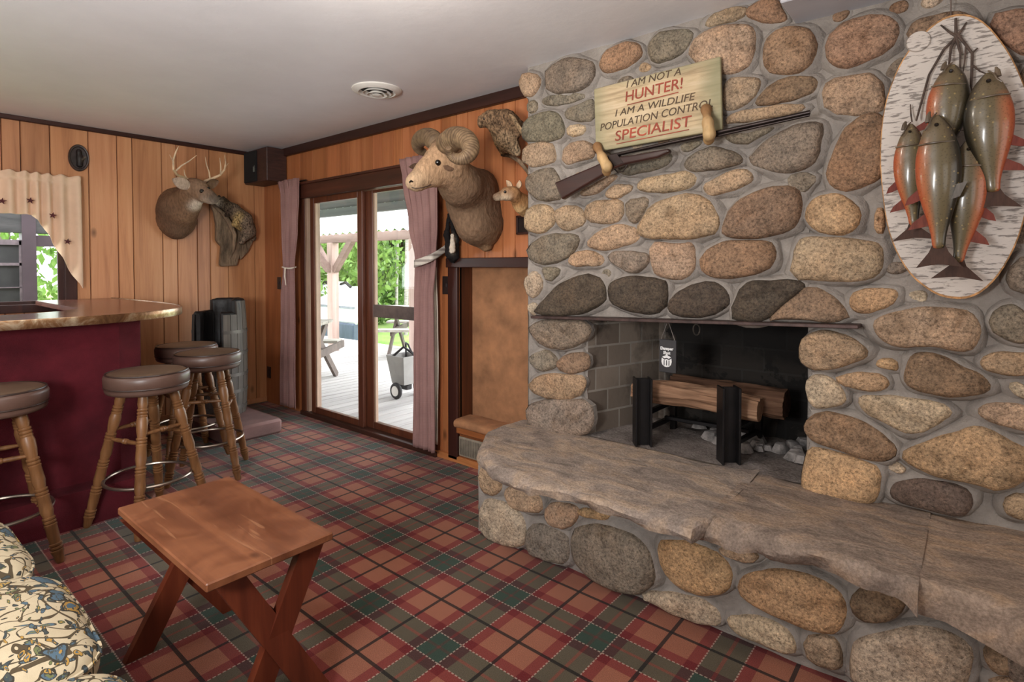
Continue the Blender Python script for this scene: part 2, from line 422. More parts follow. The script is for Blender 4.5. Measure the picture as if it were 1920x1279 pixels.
# crown boards and ceiling soffit
def strip(name, a, b, mat, bev=.004, kind='structure'):
    m = MB(); m.box2(a, b, bev); return tag(m.build(name, mat, smooth=False), kind=kind)
strip('trim_1', (XL, YB, CEIL-.035), (XL+.03, D, CEIL), M_DARKY)
strip('trim_2', (XL, D-.035, CEIL-.075), (-1.9, D, CEIL), M_DARKX)
M_SOFF = simple('soffit_paint', (190, 190, 196), .5, na=.02)
strip('trim_3', (-.575, 2.26, 2.35), (XR, 2.62, CEIL), M_SOFF)
strip('trim_4', (-2.835, D-.03, 0.02), (-2.743, D+.0, 1.40), M_DARKW)                   # post left of the recess
strip('trim_5', (-2.835, D-.05, 1.36), (-1.90, D+.0, 1.425), M_DARKX)                     # head of the recess
strip('baseboard_back', (-2.985, D-.03, 0.0), (-1.95, D, .045), wood('pale_base', (150, 90, 50), (184, 120, 72), (205, 145, 95), 'X'))
strip('baseboard_left', (XL, YB, 0), (XL+.012, D, .05), M_PANEL)
# the carpeted recess beside the chimney
M_SHAG = simple('tan_shag', (166, 118, 82), .95, ns=6, na=.16, bs=260, bst=.9, bd=.006)
def niche():
    m = MB(); yb = D+.125; x0, x1, z0, z1 = NICHE
    m.cur = 0; m.add([(x0, yb, z0), (x1, yb, z0), (x1, yb, z1), (x0, yb, z1)], [(0, 1, 2, 3)])
    m.cur = 1
    m.add([(x0, D, z0), (x0, yb, z0), (x0, yb, z1), (x0, D, z1)], [(0, 1, 2, 3)])
    m.add([(x0, D, z1), (x0, yb, z1), (x1, yb, z1), (x1, D, z1)], [(0, 1, 2, 3)])
    m.add([(x1, D, z0), (x1, D, z1), (x1, yb, z1), (x1, yb, z0)], [(0, 1, 2, 3)])
    return tag(m.build('wall_recess', [M_SHAG, wood('recess_jamb', (48, 24, 14), (82, 44, 26), (112, 64, 38), 'Z')], smooth=False, loc=(0, 0, 0)), kind='structure')
niche()
# ---------------------------------------------------------------- sliding glass door
GL = NT('clear_glass'); _mx = GL.n('ShaderNodeMixShader'); _tr = GL.n('ShaderNodeBsdfTransparent'); _gl = GL.n('ShaderNodeBsdfGlossy')
_gl.inputs['Roughness'].default_value = .02; _fr = GL.n('ShaderNodeFresnel'); _fr.inputs[0].default_value = 1.3
GL.l(GL.math('MULTIPLY', _fr.outputs[0], .08), _mx.inputs[0]); GL.l(_tr.outputs[0], _mx.inputs[1]); GL.l(_gl.outputs[0], _mx.inputs[2]); GL.l(_mx.outputs[0], GL.out.inputs['Surface'])
M_GLASS = GL.m
door = tag(thing('door_1', None, None, (-3.86, D, 0)), kind='structure')
def fbox(name, boxes, mat, parent, bev=.003, label=None):
    m = MB()
    for a, b in boxes: m.box2(a, b, bev)
    o = m.build(name, mat, parent, smooth=False)
    if label: o['label'] = label
    return o
dx0, dx1, _, dz1 = DOOR
fbox('door_casing', [((dx0-.06, D-.025, 0), (dx0+.02, D, dz1+.03)), ((dx1-.02, D-.025, 0), (dx1+.04, D, dz1+.03))], M_DOORW, door)
fbox('door_header', [((dx0-.09, D-.06, dz1-.09), (dx1+.05, D, dz1+.045)), ((dx0-.09, D-.075, dz1+.03), (dx1+.05, D, dz1+.05))], wood('door_header_wood', (44, 22, 16), (70, 36, 26), (92, 50, 35), 'X'), door)
fbox('door_jamb', [((dx0+.02, D-.02, 0), (dx0+.06, D+.11, dz1)), ((dx1-.06, D-.02, 0), (dx1-.02, D+.11, dz1)), ((dx0, D, dz1-.09), (dx1, D+.11, dz1-.03))], M_STRIP, door)
fbox('door_sill', [((dx0-.04, D-.05, 0), (dx1+.04, D+.12, .038))], wood('sill_wood', (40, 22, 16), (62, 36, 27), (84, 50, 38), 'X'), door)
def sash(name, x0, x1, y0, y1, z0, z1, sw, extra=()):
    f = fbox(name, [((x0, y0, z0), (x0+sw, y1, z1)), ((x1-sw, y0, z0), (x1, y1, z1)), ((x0+sw, y0, z0), (x1-sw, y1, z0+.055)), ((x0+sw, y0, z1-.055), (x1-sw, y1, z1))]+list(extra), M_DOORW, door)
    m = MB(); yc = (y0+y1)/2; m.box2((x0+sw-.005, yc-.003, z0+.05), (x1-sw+.005, yc+.003, z1-.05)); m.build('glass_pane', M_GLASS, f, smooth=False)
    fbox('glazing_strip', [((x0+sw-.004, y0+.008, z0+.05), (x0+sw+.02, y1-.004, z1-.05)), ((x1-sw-.02, y0+.008, z0+.05), (x1-sw+.004, y1-.004, z1-.05))], M_STRIP, f)
    return f
sash('sliding_panel', -4.655, -3.865, D-.005, D+.03, .035, 1.99, .062)
s2 = sash('fixed_panel', -3.88, -3.06, D+.035, D+.075, .035, 2.02, .10)
fbox('push_rail', [((-3.78, D+.035, .955), (-3.14, D+.075, 1.055))], simple('rail_grey', (92, 78, 72), .5), s2)
# ---------------------------------------------------------------- window behind the bar
win = tag(thing('window_1', None, None, (XL, .4, WIN[2])), kind='structure')
y0, y1, z0, z1 = WIN
fbox('window_casing', [((XL-.06, y1-.075, z0), (XL+.012, y1, z1)), ((XL-.06, y0, z0), (XL+.012, y0+.075, z1)), ((XL-.06, y0, z1-.06), (XL+.012, y1, z1)), ((XL-.06, y0, z0), (XL+.03, y1, z0+.06))], M_DARKW, win)
fbox('window_sash', [((XL-.05, y1-.115, z0+.06), (XL-.02, y1-.07, z1-.06)), ((XL-.05, y0+.075, z0+.05), (XL-.02, y1-.07, z0+.085)), ((XL-.05, y0+.075, z0), (XL-.02, y0+.12, z1-.05)), ((XL-.05, y0+.075, z1-.1), (XL-.02, y1-.07, z1-.05))], M_DARKW, win)
m = MB(); m.box2((XL-.038, y0+.1, z0+.08), (XL-.034, y1-.1, z1-.08)); m.build('glass_pane', M_GLASS, win, smooth=False)
# ================================================================ chimney breast, firebox and hearth
def soot_wall():
    t = NT('mortar'); n = t.noise(9, 5, .65); n2 = t.noise(60, 4, .6)
    c = t.ramp(n, [(.3, lin((128, 120, 113))), (.6, lin((150, 142, 134))), (.8, lin((166, 159, 151)))])
    return t.done(c, .9, 0, .2, t.bump(t.math('ADD', n2, t.math('MULTIPLY', n, 2.)), .55, .012))
M_MORTAR = soot_wall()
def stone_mat():
    t = NT('granite'); v = t.co()
    n1 = t.noise(5, 4, .6); n2 = t.noise(95, 3, .75); n3 = t.noise(230, 2, .6); n4 = t.noise(16, 5, .7)
    c = t.attr()
    c = t.mix(t.f(n1, .42, .72, 0, .5), c, t.mix(1.0, c, (1.13, .96, .82, 1), 'MULTIPLY'))
    c = t.mix(1.0, c, t.ramp(n4, [(.28, (.62, .62, .62)), (.5, (1.02, 1.02, 1.02)), (.72, (1.26, 1.24, 1.2))]), 'MULTIPLY')
    c = t.mix(1.0, c, t.ramp(n2, [(.34, (.50, .48, .46)), (.48, (1., 1., 1.)), (.66, (1.42, 1.40, 1.36))]), 'MULTIPLY')
    n5 = t.noise(6, 4, .6, 1.6); c = t.mix(1.0, c, t.ramp(n5, [(.30, (.66, .62, .58)), (.46, (1.0, 1.0, 1.0)), (.66, (1.14, 1.12, 1.10))]), 'MULTIPLY')
    c = t.mix(t.f(n3, .60, .70, 0, .55), c, (.05, .044, .038, 1))
    c = t.mix(t.f(t.noise(170, 2, .6), .62, .70, 0, .6), c, t.mix(1.0, c, (1.9, 1.85, 1.8, 1), 'MULTIPLY'))
    h = t.math('ADD', t.math('MULTIPLY', n4, 1.6), t.math('MULTIPLY', n2, .45))
    return t.done(c, .82, 0, .3, t.bump(h, .75, .012))
M_STONE = stone_mat()
KC = dict(tan=(153, 131, 108), brn=(125, 102, 82), gry=(122, 111, 98), drk=(75, 65, 55), org=(167, 137, 106), lgt=(170, 154, 132), grn=(110, 103, 90), prp=(97, 85, 78), red=(139, 111, 91), pnk=(165, 140, 117), blk=(46, 39, 34))
def stone(m, P2, to3, depth, seed, c, N=34, nofil=None):
    """a domed field stone: P2 outline in wall coordinates, to3(a, b, h) puts it in the room"""
    r = random.Random(seed); P = resample(chaikin([Vector((p[0], p[1])) for p in P2], 1), N)
    c0 = sum(P, Vector((0, 0)))/N; P = [c0+(p-c0)*1.10 for p in P]; P = [p+Vector((mnoise.noise(Vector((p.x*6, p.y*6, seed))), mnoise.noise(Vector((p.x*6, p.y*6, -seed)))))*.011 for p in P]
    ctr = sum(P, Vector((0, 0)))/N; vs = []; fs = []; off = Vector((r.uniform(-99, 99),)*3)
    rad = sum((p-ctr).length for p in P)/N
    depth *= .86
    fil = [(.026, -.004), (.015, min(.016, .24*depth)), (.005, min(.026, .42*depth)), (-.004, min(.030, .46*depth))]
    mv = []
    for w_, hh in fil:
        for p in P:
            n_ = (p-ctr).normalized(); q = p+n_*w_*(0. if nofil and (nofil(p.x+n_.x*.03, p.y+n_.y*.02) or nofil(p.x, p.y)) else 1.)*(.8+.9*(mnoise.noise(Vector((p.x*9, p.y*9, 5)))+.2)); w3 = Vector((q.x*14, q.y*14, 2))
            j = Vector((mnoise.noise(Vector((p.x, p.y, seed*.37))*16+off), mnoise.noise(Vector((p.x, p.y, seed*.37))*16-off)))*.006
            mv.append(to3(q.x+j.x, q.y+j.y, hh+.004*mnoise.noise(w3)))
    m.cur = 1; m.col = (1, 1, 1, 1)
    m.add(mv, [(i*N+k, i*N+(k+1) % N, (i+1)*N+(k+1) % N, (i+1)*N+k) for i in range(3) for k in range(N)]); m.cur = 0
    rings = [(1.0, .26), (.985, .48), (.95, .66), (.88, .81), (.77, .91), (.62, .965), (.43, .99), (.24, 1.0)]
    tilt = Vector((r.uniform(-.22, .22), r.uniform(-.12, .12)))
    for s, h in rings:
        for p in P:
            q = ctr+(p-ctr)*s; w = Vector((q.x, q.y, seed*.37))
            f = mnoise.fractal(w*9+off, 1, 2, 3)*.013*(1-s**6)+mnoise.noise(w*30+off)*.0035
            hh = h*depth*(1+(tilt.dot(p-ctr)/max(rad, .01))*s)+f*(1 if h > .5 else .3)
            j = Vector((mnoise.noise(w*16+off), mnoise.noise(w*16-off)))*.006*s
            vs.append(to3(q.x+j.x, q.y+j.y, hh))
    vs.append(to3(ctr.x, ctr.y, depth+mnoise.noise(Vector((ctr.x, ctr.y, 3))*9+off)*.006))
    for i in range(len(rings)-1):
        for k in range(N): k2 = (k+1) % N; fs.append((i*N+k, i*N+k2, (i+1)*N+k2, (i+1)*N+k))
    b = (len(rings)-1)*N
    for k in range(N): fs.append((b+k, b+(k+1) % N, len(vs)-1))
    q = r.uniform(.9, 1.1); col = lin(c); m.col = (col[0]*q*r.uniform(.95, 1.05), col[1]*q, col[2]*q*r.uniform(.93, 1.05), 1)
    m.add(vs, fs)
fire = thing('stone_fireplace', 'large fieldstone fireplace wall with open firebox and raised stone hearth', 'fireplace', (-.9, 2.45, 0))
m = MB()
xa, xb, ya = -1.955, XR-.02, YF
ox0, ox1, oz1 = -1.555, -.515, 1.14
def mort(P0, P1, nu, nv):     # rough mortar field in the plane y = YF
    def fn(u, v):
        x = P0[0]+(P1[0]-P0[0])*u; z = P0[1]+(P1[1]-P0[1])*v
        if P0[1] == oz1: lo_ = 1.102+.0306*(min(max(x, ox0-.3), ox1+.3)+1.555); z = lo_+(P1[1]-lo_)*v
        return (x, YF+(0 if P0[1] == oz1 else .004)-.010*mnoise.fractal(Vector((x*5, 3.3, z*5)), 1, 2, 3), z)
    m.grid(fn, nu, nv)
mort((xa, 0), (ox0, oz1), 14, 36); mort((ox1, 0), (xb, oz1), 90, 36); mort((xa, oz1), (xb, CEIL), 130, 44); mort((ox0, 0), (ox1, HZ-.02), 10, 6)
m.add([(xa, YF, 0), (xa, D+.01, 0), (xa, D+.01, CEIL), (xa, YF, CEIL)], [(0, 1, 2, 3)])
m.build('mortar_face', M_MORTAR, fire)
# firebox of sooty fire brick
def brick():
    t = NT('sooty_firebrick'); s = t.sep(t.co())
    cx = t.n('ShaderNodeCombineXYZ'); t.l(t.math('ADD', s[0], s[1]), cx.inputs[0]); t.l(s[2], cx.inputs[1])
    b = t.n('ShaderNodeTexBrick'); t.l(cx.outputs[0], b.inputs['Vector']); b.inputs['Scale'].default_value = 1.0
    b.inputs['Brick Width'].default_value = .215; b.inputs['Row Height'].default_value = .118; b.inputs['Mortar Size'].default_value = .006
    b.inputs['Color1'].default_value = lin((140, 127, 114)); b.inputs['Color2'].default_value = lin((104, 92, 82)); b.inputs['Mortar'].default_value = lin((146, 138, 128))
    n = t.noise(4.5, 5, .65, .5)
    # soot stain: thick on the back wall and up under the lintel, thinner on the left cheek
    soot = t.math('ADD', t.f(s[0], -.58, -.38, 0, 1.), t.math('MULTIPLY', t.f(s[2], .86, 1.12, 0, .5), t.f(n, .35, .65, .2, 1.)))
    soot = t.math('ADD', soot, t.f(n, .5, .75, -.15, .45))
    c = t.mix(t.f(soot, .1, .9, 0., .97), b.outputs['Color'], lin((14, 13, 13)))
    return t.done(c, .85, 0, .25, t.bump(t.math('ADD', b.outputs['Fac'], t.math('MULTIPLY', t.noise(40), -.6)), .5, -.006))
m = MB(); bx0, bx1, by = -1.40, -.52, 3.02
y1_ = YF+.0
for a, b, c_, d_ in (((ox0, y1_), (bx0, by), HZ, 1.6), ((bx0, by), (bx1, by), HZ, 1.6), ((bx1, by), (ox1, y1_), HZ, 1.6)):
    m.add([(a[0], a[1], c_), (b[0], b[1], c_), (b[0], b[1], d_), (a[0], a[1], d_)], [(0, 1, 2, 3)])
m.add([(ox0, y1_+.10, 1.105), (ox1, y1_+.10, 1.13), (ox1, y1_+.10, 1.6), (ox0, y1_+.10, 1.6)], [(0, 1, 2, 3)])
m.add([(ox0, y1_, 1.6), (ox1, y1_, 1.6), (bx1, by, 1.6), (bx0, by, 1.6)], [(0, 1, 2, 3)])
m.add([(ox0, y1_-.01, 1.106), (ox1, y1_-.01, 1.135), (ox1, y1_+.10, 1.13), (ox0, y1_+.10, 1.105)], [(0, 1, 2, 3)])
m.build('firebox', brick(), fire, smooth=False)
# ---- the field stones, outlines as they lie in the wall: (crop origin and scale, [(colour, depth, outline)])
FACE = [
 ((960, 0, 3.197), '''pnk 60 40,440 130,430 175,490 130,570 55,570
gry 70 215,400 330,345 460,365 500,430 440,525 300,560 215,540 200,470
red 65 550,310 650,255 750,265 780,330 720,390 580,435 525,410
gry 65 860,210 1000,170 1090,175 1070,260 990,340 850,385 815,300
tan 75 1080,250 1180,180 1330,160 1460,180 1450,330 1390,410 1260,450 1070,350
tan 45 1170,90 1300,40 1400,45 1390,90 1280,140 1150,160
red 60 1410,60 1490,10 1590,-20 1650,90 1640,115 1520,140 1420,110
red 80 1550,200 1680,160 1790,190 1830,290 1760,410 1600,450 1530,420 1520,300
gry 35 160,600 260,555 430,550 420,590 220,640
gry 28 480,545 560,505 640,500 600,540 520,560
gry 35 620,480 680,445 730,470 690,510 630,520
gry 50 310,660 420,610 490,590 500,720 320,725
grn 65 60,750 130,680 250,660 300,720 300,820 200,845 70,845
gry 35 80,605 140,600 150,660 90,680
lgt 40 320,750 420,740 440,800 330,830
tan 55 60,870 230,850 265,930 240,975 70,1000
tan 55 310,860 470,850 490,920 460,960 290,990
gry 65 80,1060 160,1010 270,1020 310,1190 180,1210 90,1140
tan 50 400,1140 520,1080 620,1050 600,1100 480,1160 420,1180
tan 45 560,1140 640,1100 720,1110 710,1150 620,1190 555,1180
grn 55 630,960 780,930 950,900 945,970 850,1020 660,1060
tan 55 750,1100 850,1060 1010,1025 1095,1050 1080,1120 940,1160 770,1150
gry 60 1030,960 1150,890 1280,885 1385,940 1360,990 1180,1030 1060,1030
tan 55 1145,1110 1230,1060 1380,1010 1440,1050 1430,1100 1300,1150 1180,1175
gry 80 1410,960 1500,860 1660,760 1820,740 1870,760 1820,960 1700,1030 1550,1030
gry 45 1650,1060 1750,1035 1840,1070 1740,1160 1660,1150
tan 55 1260,640 1270,470 1450,465 1480,490 1430,600 1300,660
brn 55 1480,590 1560,500 1700,460 1820,460 1815,540 1700,590 1530,630 1470,620
tan 45 1290,690 1440,650 1720,610 1740,660 1600,700 1290,750
gry 50 1260,820 1400,790 1580,755 1500,810 1380,870
gry 35 1000,870 1100,840 1140,860 1060,910 1010,910'''),
 ((0, 0, 1), '''red 75 1547,80 1585,40 1650,27 1685,50 1670,95 1600,125 1555,120
tan 65 1545,165 1575,145 1650,140 1662,200 1620,220 1550,212
brn 75 1550,320 1580,250 1625,215 1660,222 1660,330 1600,355 1560,350
brn 60 1700,70 1720,40 1790,20 1830,40 1840,80 1760,110
red 70 1850,30 1925,15 1995,40 1985,105 1890,95
tan 60 1690,180 1740,150 1810,170 1800,260 1720,270
gry 60 1900,130 1990,120 2010,220 1930,240
tan 60 1700,330 1790,310 1860,350 1820,430 1720,430
gry 60 1900,290 2000,280 2010,380 1920,390
gry 65 1885,510 1925,475 1990,500 2000,560 1900,548
org 40 1640,390 1656,388 1660,435 1642,436
lgt 40 985,520 1000,505 1014,520 1008,550 990,555
gry 45 1012,502 1035,500 1052,510 1025,532'''),
 ((960, 360, 2.284), '''pnk 60 50,90 100,50 165,65 190,130 130,175 60,165
tan 50 170,90 250,50 300,80 310,130 240,170 200,160
tan 55 310,60 370,30 465,30 475,110 400,140 320,130
gry 45 480,30 580,20 570,90 530,140 490,120
tan 80 550,140 600,60 720,15 820,20 890,130 840,195 640,200 555,180
brn 85 910,150 950,50 1080,-10 1200,-20 1245,60 1200,170 1090,190 920,190
org 70 1260,90 1300,20 1400,5 1475,50 1490,120 1440,170 1330,175 1275,140
tan 55 315,230 380,160 450,135 530,150 540,200 480,235 370,250
grn 60 65,230 150,180 270,180 285,220 240,280 170,310 80,300
tan 50 245,280 290,255 380,265 395,310 320,325 250,320
gry 55 405,265 500,255 580,265 580,310 510,350 430,310
tan 60 590,220 690,215 780,220 780,310 750,365 660,370 600,340
brn 75 805,310 860,230 980,205 1100,210 1140,270 1080,340 960,370 860,370
tan 70 1200,370 1220,220 1290,195 1540,210 1590,260 1580,330 1500,380 1340,380
lgt 40 45,375 90,350 125,370 120,430 70,460
drk 75 95,525 140,460 230,380 350,345 410,450 350,500 250,530
drk 80 415,440 425,380 520,365 650,375 660,420 650,510 540,520 450,490
drk 75 670,480 740,410 850,385 920,430 920,490 850,530 700,530
drk 75 935,530 990,385 1130,385 1270,395 1180,470 1090,550 1000,548
brn 60 1085,555 1180,480 1280,400 1400,470 1450,555 1200,550
org 55 1450,460 1480,415 1600,410 1650,430 1620,490 1500,520 1460,500
lgt 40 60,490 90,470 110,500 90,540
gry 70 70,590 110,560 240,550 320,560 330,620 240,680 130,660
gry 50 65,720 90,690 150,675 195,720 180,760 110,770
brn 55 190,730 230,690 320,690 330,750 290,780 220,775
tan 65 70,830 110,785 230,780 310,790 300,860 250,890 120,880
gry 75 65,950 100,900 200,890 330,900 345,1000 300,1040 200,1060 100,1040
tan 75 1235,690 1260,610 1360,595 1450,620 1530,690 1440,740 1320,770 1250,740
lgt 65 1255,830 1290,790 1350,790 1410,850 1420,900 1350,920 1280,920
org 45 1375,800 1450,770 1600,790 1620,830 1560,860 1440,840'''),
 ((1440, 480, 2.665), '''tan 80 530,330 600,290 760,270 900,260 1010,270 1050,380 1010,470 930,480 770,440 660,450 560,400
gry 70 1110,360 1150,260 1279,240 1320,330 1300,430 1240,440
org 30 530,550 545,515 630,515 640,575 590,570
brn 80 690,600 710,520 760,485 880,500 950,560 1060,580 1110,650 1080,690 950,710 800,690 700,650
tan 60 1060,540 1090,490 1200,480 1330,480 1330,590 1200,600 1100,580
lgt 50 1190,650 1279,630 1330,720 1250,720
lgt 60 460,720 500,700 640,710 840,730 910,780 890,820 740,900 600,840 490,780
tan 60 1060,780 1120,730 1230,740 1330,780 1330,880 1200,860 1090,820
org 85 680,1000 760,930 900,900 1020,855 1100,870 1260,970 1320,960 1320,1080 1160,1165 1050,1130 900,1110 750,1060
prp 60 615,1190 650,1130 760,1115 900,1130 1000,1170 1015,1250 960,1300 780,1270 640,1230
org 80 170,1150 190,1000 250,950 450,1020 560,1070 540,1200 480,1240 300,1200 180,1190
red 75 185,840 250,780 440,810 560,870 630,950 610,1010 500,1015 330,960 210,910
tan 55 1190,1230 1279,1180 1380,1230 1360,1330 1220,1320'''),
]
BASE = [
 ((860, 780, 2.5625), '''tan 55 95,250 150,235 200,240 205,340 170,380 110,370
pnk 60 215,360 280,335 380,370 400,430 370,470 270,450 230,410
tan 60 405,470 450,410 560,430 570,480 520,545 440,530
org 40 555,450 620,440 730,480 690,510 590,480
lgt 65 105,580 110,430 160,400 250,430 310,500 330,600 260,640
gry 60 330,560 370,520 480,550 530,600 520,710 400,690 330,650
gry 80 540,620 570,530 700,530 850,580 920,680 930,780 860,850 750,830 580,740
org 70 960,610 1060,600 1230,640 1300,740 1290,840 1180,860 1060,820 980,720
pnk 40 1225,645 1330,630 1440,680 1400,720 1280,690
lgt 55 860,860 960,840 1150,870 1240,930 1240,1000 1130,990 1000,940
lgt 60 1290,960 1400,950 1550,1010 1610,1100 1600,1160 1450,1090 1320,1030'''),
 ((1400, 780, 2.563), '''org 75 -20,790 60,740 230,745 400,820 460,900 450,1000 390,1040 250,1000 60,920 -25,860
brn 60 490,880 560,820 680,830 760,880 760,930 690,980 580,990 510,950
tan 55 250,1070 400,1060 460,1130 450,1230 300,1190
lgt 80 510,1190 540,1080 680,1030 860,1020 1060,1090 1080,1190 1040,1290 900,1330 620,1300 520,1260
tan 60 1130,1140 1180,1095 1310,1100 1340,1180 1280,1240 1190,1230
tan 65 1150,1280 1250,1260 1400,1280 1420,1400 1250,1410
gry 70 1380,1100 1500,1080 1640,1140 1640,1260 1480,1270'''),
]
def lay(mb, data, plane, to3, dscale=1.0, seed0=1, nofil=None):
    i = seed0
    for (ox, oy, sc), txt in data:
        for ln in txt.split('\n'):
            w = ln.split(); c = KC[w[0]]; dp = float(w[1])/1000*dscale
            P2 = []
            for p in w[2:]:
                x, y = [float(q) for q in p.split(',')]; q = plane(ox+x/sc, oy+y/sc); P2.append((q.x, q.z))
            stone(mb, P2, to3, dp, i, c, 34, nofil); i += 1
m = MB()
lay(m, FACE, lambda x, y: onY(x, y, YF-.03), lambda a, b, h: (a, YF-h, b), nofil=lambda x, z: (ox0 < x < ox1 and z < 1.105) or x < xa+.004)
rr = random.Random(5)
def filler(mb, a0, a1, b0, b1, step, to3, seed, keep=lambda a, b: True):     # stones of the stretch beyond the photo's edge
    b = b0; row = 0
    while b < b1-.05:
        hgt = rr.uniform(.13, .20); a = a0+rr.uniform(0, .05)
        while a < a1-.06:
            wd = min(rr.uniform(.16, .30), a1-a)
            if keep(a+wd/2, b+hgt/2):
                P = [(a+wd/2+wd*.44*cos(t)*rr.uniform(.85, 1.05)*(abs(cos(t))**-.15 if abs(cos(t)) > .2 else 1.2), b+hgt/2+hgt*.42*sin(t)*rr.uniform(.85, 1.08)) for t in [2*pi*k/8 for k in range(8)]]
                stone(mb, P, to3, rr.uniform(.045, .075), seed, KC[rr.choice(('tan', 'brn', 'gry', 'org', 'lgt', 'red'))], 24); seed += 1
            a += wd+.02
        b += hgt+.02
filler(m, .28, XR-.04, HZ+.02, 2.44, .2, lambda a, b, h: (a, YF-h, b), 300)
filler(m, -(D-.03), -(YF+.02), .05, 2.42, .2, lambda a, b, h: (xa-h*.6, -a, b), 500)
def infill(mb, data, plane, to3, a0, a1, b0, b1, skip, seed, rmin=.026):     # small flat chinking stones in the wide joints
    polys = []
    for (ox, oy, sc), txt in data:
        for ln in txt.split('\n'):
            q = [plane(ox+float(p.split(',')[0])/sc, oy+float(p.split(',')[1])/sc) for p in ln.split()[2:]]; polys.append(resample([Vector((v.x, v.z)) for v in q], 26))
    pts = np.array([[p.x, p.y] for P in polys for p in P]); cen = np.array([list(sum(P, Vector((0, 0)))/len(P)) for P in polys]); own = np.repeat(np.arange(len(polys)), 26)
    g = random.Random(seed); new = []
    def inside(x, z):
        for P in polys:
            c_ = False; j = len(P)-1
            for i in range(len(P)):
                if (P[i].y > z) != (P[j].y > z) and x < (P[j].x-P[i].x)*(z-P[i].y)/(P[j].y-P[i].y)+P[i].x: c_ = not c_
                j = i
            if c_: return True
        return False
    for _ in range(9000):
        x, z = g.uniform(a0, a1), g.uniform(b0, b1)
        if skip(x, z): continue
        d = np.hypot(pts[:, 0]-x, pts[:, 1]-z).min()
        for (nx, nz, nr) in new: d = min(d, math.hypot(nx-x, nz-z)-nr)
        r = d-.020
        if r > rmin and not inside(x, z): new.append((x, z, min(r, .06)))
    for k, (x, z, r) in enumerate(new):
        P = [(x+r*1.05*cos(t)*g.uniform(.82, 1.15), z+r*.9*sin(t)*g.uniform(.8, 1.1)) for t in [2*pi*j/7 for j in range(7)]]
        stone(mb, P, to3, g.uniform(.012, .026), seed+k, KC[g.choice(('tan', 'gry', 'lgt', 'brn'))], 22)
infill(m, FACE, lambda x, y: onY(x, y, YF-.03), lambda a, b, h: (a, YF-h, b), xa+.03, .22, HZ+.03, 2.44, lambda x, z: ox0-.06 < x < ox1+.05 and z < 1.16, 2000)
m.build('fieldstone_face', [M_STONE, M_MORTAR], fire)
# raised hearth: battered stone base and three rough slabs
YH = 2.085; HX0 = -1.955; HTOP = .40
m = MB()
def fn(u, v):
    x = HX0+(XR-.02-HX0)*u; z = HTOP*v
    return (x, YH+.03*v*0-.012*mnoise.fractal(Vector((x*4, 1.3, z*4)), 1, 2, 3), z)
m.grid(fn, 110, 12)
m.add([(HX0, YH, 0), (HX0, YF, 0), (HX0, YF, HTOP), (HX0, YH, HTOP)], [(3, 2, 1, 0)])
def fn(u, v):
    x = HX0+(XR-.02-HX0)*u; y = YH+(YF-YH)*v
    return (x, y, HTOP+.004*mnoise.noise(Vector((x*5, y*5, 0))))
m.grid(fn, 60, 10)
m.build('hearth_base', M_MORTAR, fire)
m = MB()
lay(m, BASE, lambda x, y: onY(x, y, YH-.03), lambda a, b, h: (a, YH-h, max(b, .004)), 1.0, 700)
filler(m, .05, XR-.04, .02, HTOP, .2, lambda a, b, h: (a, YH-h, b), 800)
filler(m, -(YF-.02), -(YH+.02), .03, HTOP, .2, lambda a, b, h: (HX0-h*.7, -a, b), 850)
m.build('hearth_stones', [M_STONE, M_MORTAR], fire)
def slab_mat():
    t = NT('hearth_slab_stone'); n1 = t.noise(3.5, 5, .6, 1.2, vec=t.map((1, 2.2, 1))); n2 = t.noise(120, 3, .7); n3 = t.noise(14, 4, .7)
    c = t.ramp(n1, [(.28, lin((116, 105, 99))), (.46, lin((148, 135, 126))), (.60, lin((168, 148, 130))), (.74, lin((138, 129, 123)))])
    c = t.mix(1.0, c, t.attr(), 'MULTIPLY')
    c = t.mix(1.0, c, t.ramp(n3, [(.3, (.78, .78, .78)), (.7, (1.14, 1.14, 1.14))]), 'MULTIPLY')
    c = t.mix(1.0, c, t.ramp(n2, [(.35, (.72, .71, .70)), (.65, (1.2, 1.2, 1.2))]), 'MULTIPLY')
    return t.done(c, .85, 0, .25, t.bump(t.math('ADD', t.math('MULTIPLY', n3, 1.4), t.math('MULTIPLY', n1, 1.5)), .6, .012))
M_SLAB = slab_mat()
def slab(name, front, xend0, xend1, thick, seed, edge=(1, 1, 1, 1), lab=None):
    """front: top front edge points (x, y); the slab runs back to the firebox"""
    mb = MB(); n = 44; F2 = [Vector((p[0], p[1])) for p in front]; L = [0.]
    for a, b in zip(F2[:-1], F2[1:]): L.append(L[-1]+(b-a).length)
    def fr(u):
        d = u*L[-1]; j = 0
        while j < len(L)-2 and L[j+1] < d: j += 1
        return F2[j].lerp(F2[j+1], (d-L[j])/(L[j+1]-L[j]))
    rows = [(.03, -thick), (-.004, -thick*.85), (-.012, -thick*.55), (-.008, -thick*.28), (.004, -.012), (.022, -.002), (.05, .0)]
    def fn(u, v):
        j = min(int(round(v*19)), 19); p = fr(u)
        if j < len(rows): dy, dz = rows[j]; y = p.y+dy; z = HZ+dz
        else:
            w = (j-len(rows)+1)/(19-len(rows)+1); y = (p.y+.05)*(1-w)+(YF+.03)*w; z = HZ
        q = Vector((p.x*6, y*6+z*9, seed)); f = mnoise.fractal(q, 1, 2, 4); f2 = mnoise.noise(Vector((p.x*3.2, seed, 0)))
        return (p.x, y+((f*.030+f2*.03) if j < 7 else 0), z+(f*.010 if j >= 4 else f*.018))
    mb.grid(fn, n, 20); o = mb
    c = edge
    o.c = [c]*len(o.f)
    for i, f in enumerate(o.f):
        pass
    return o.build(name, M_SLAB, fire)
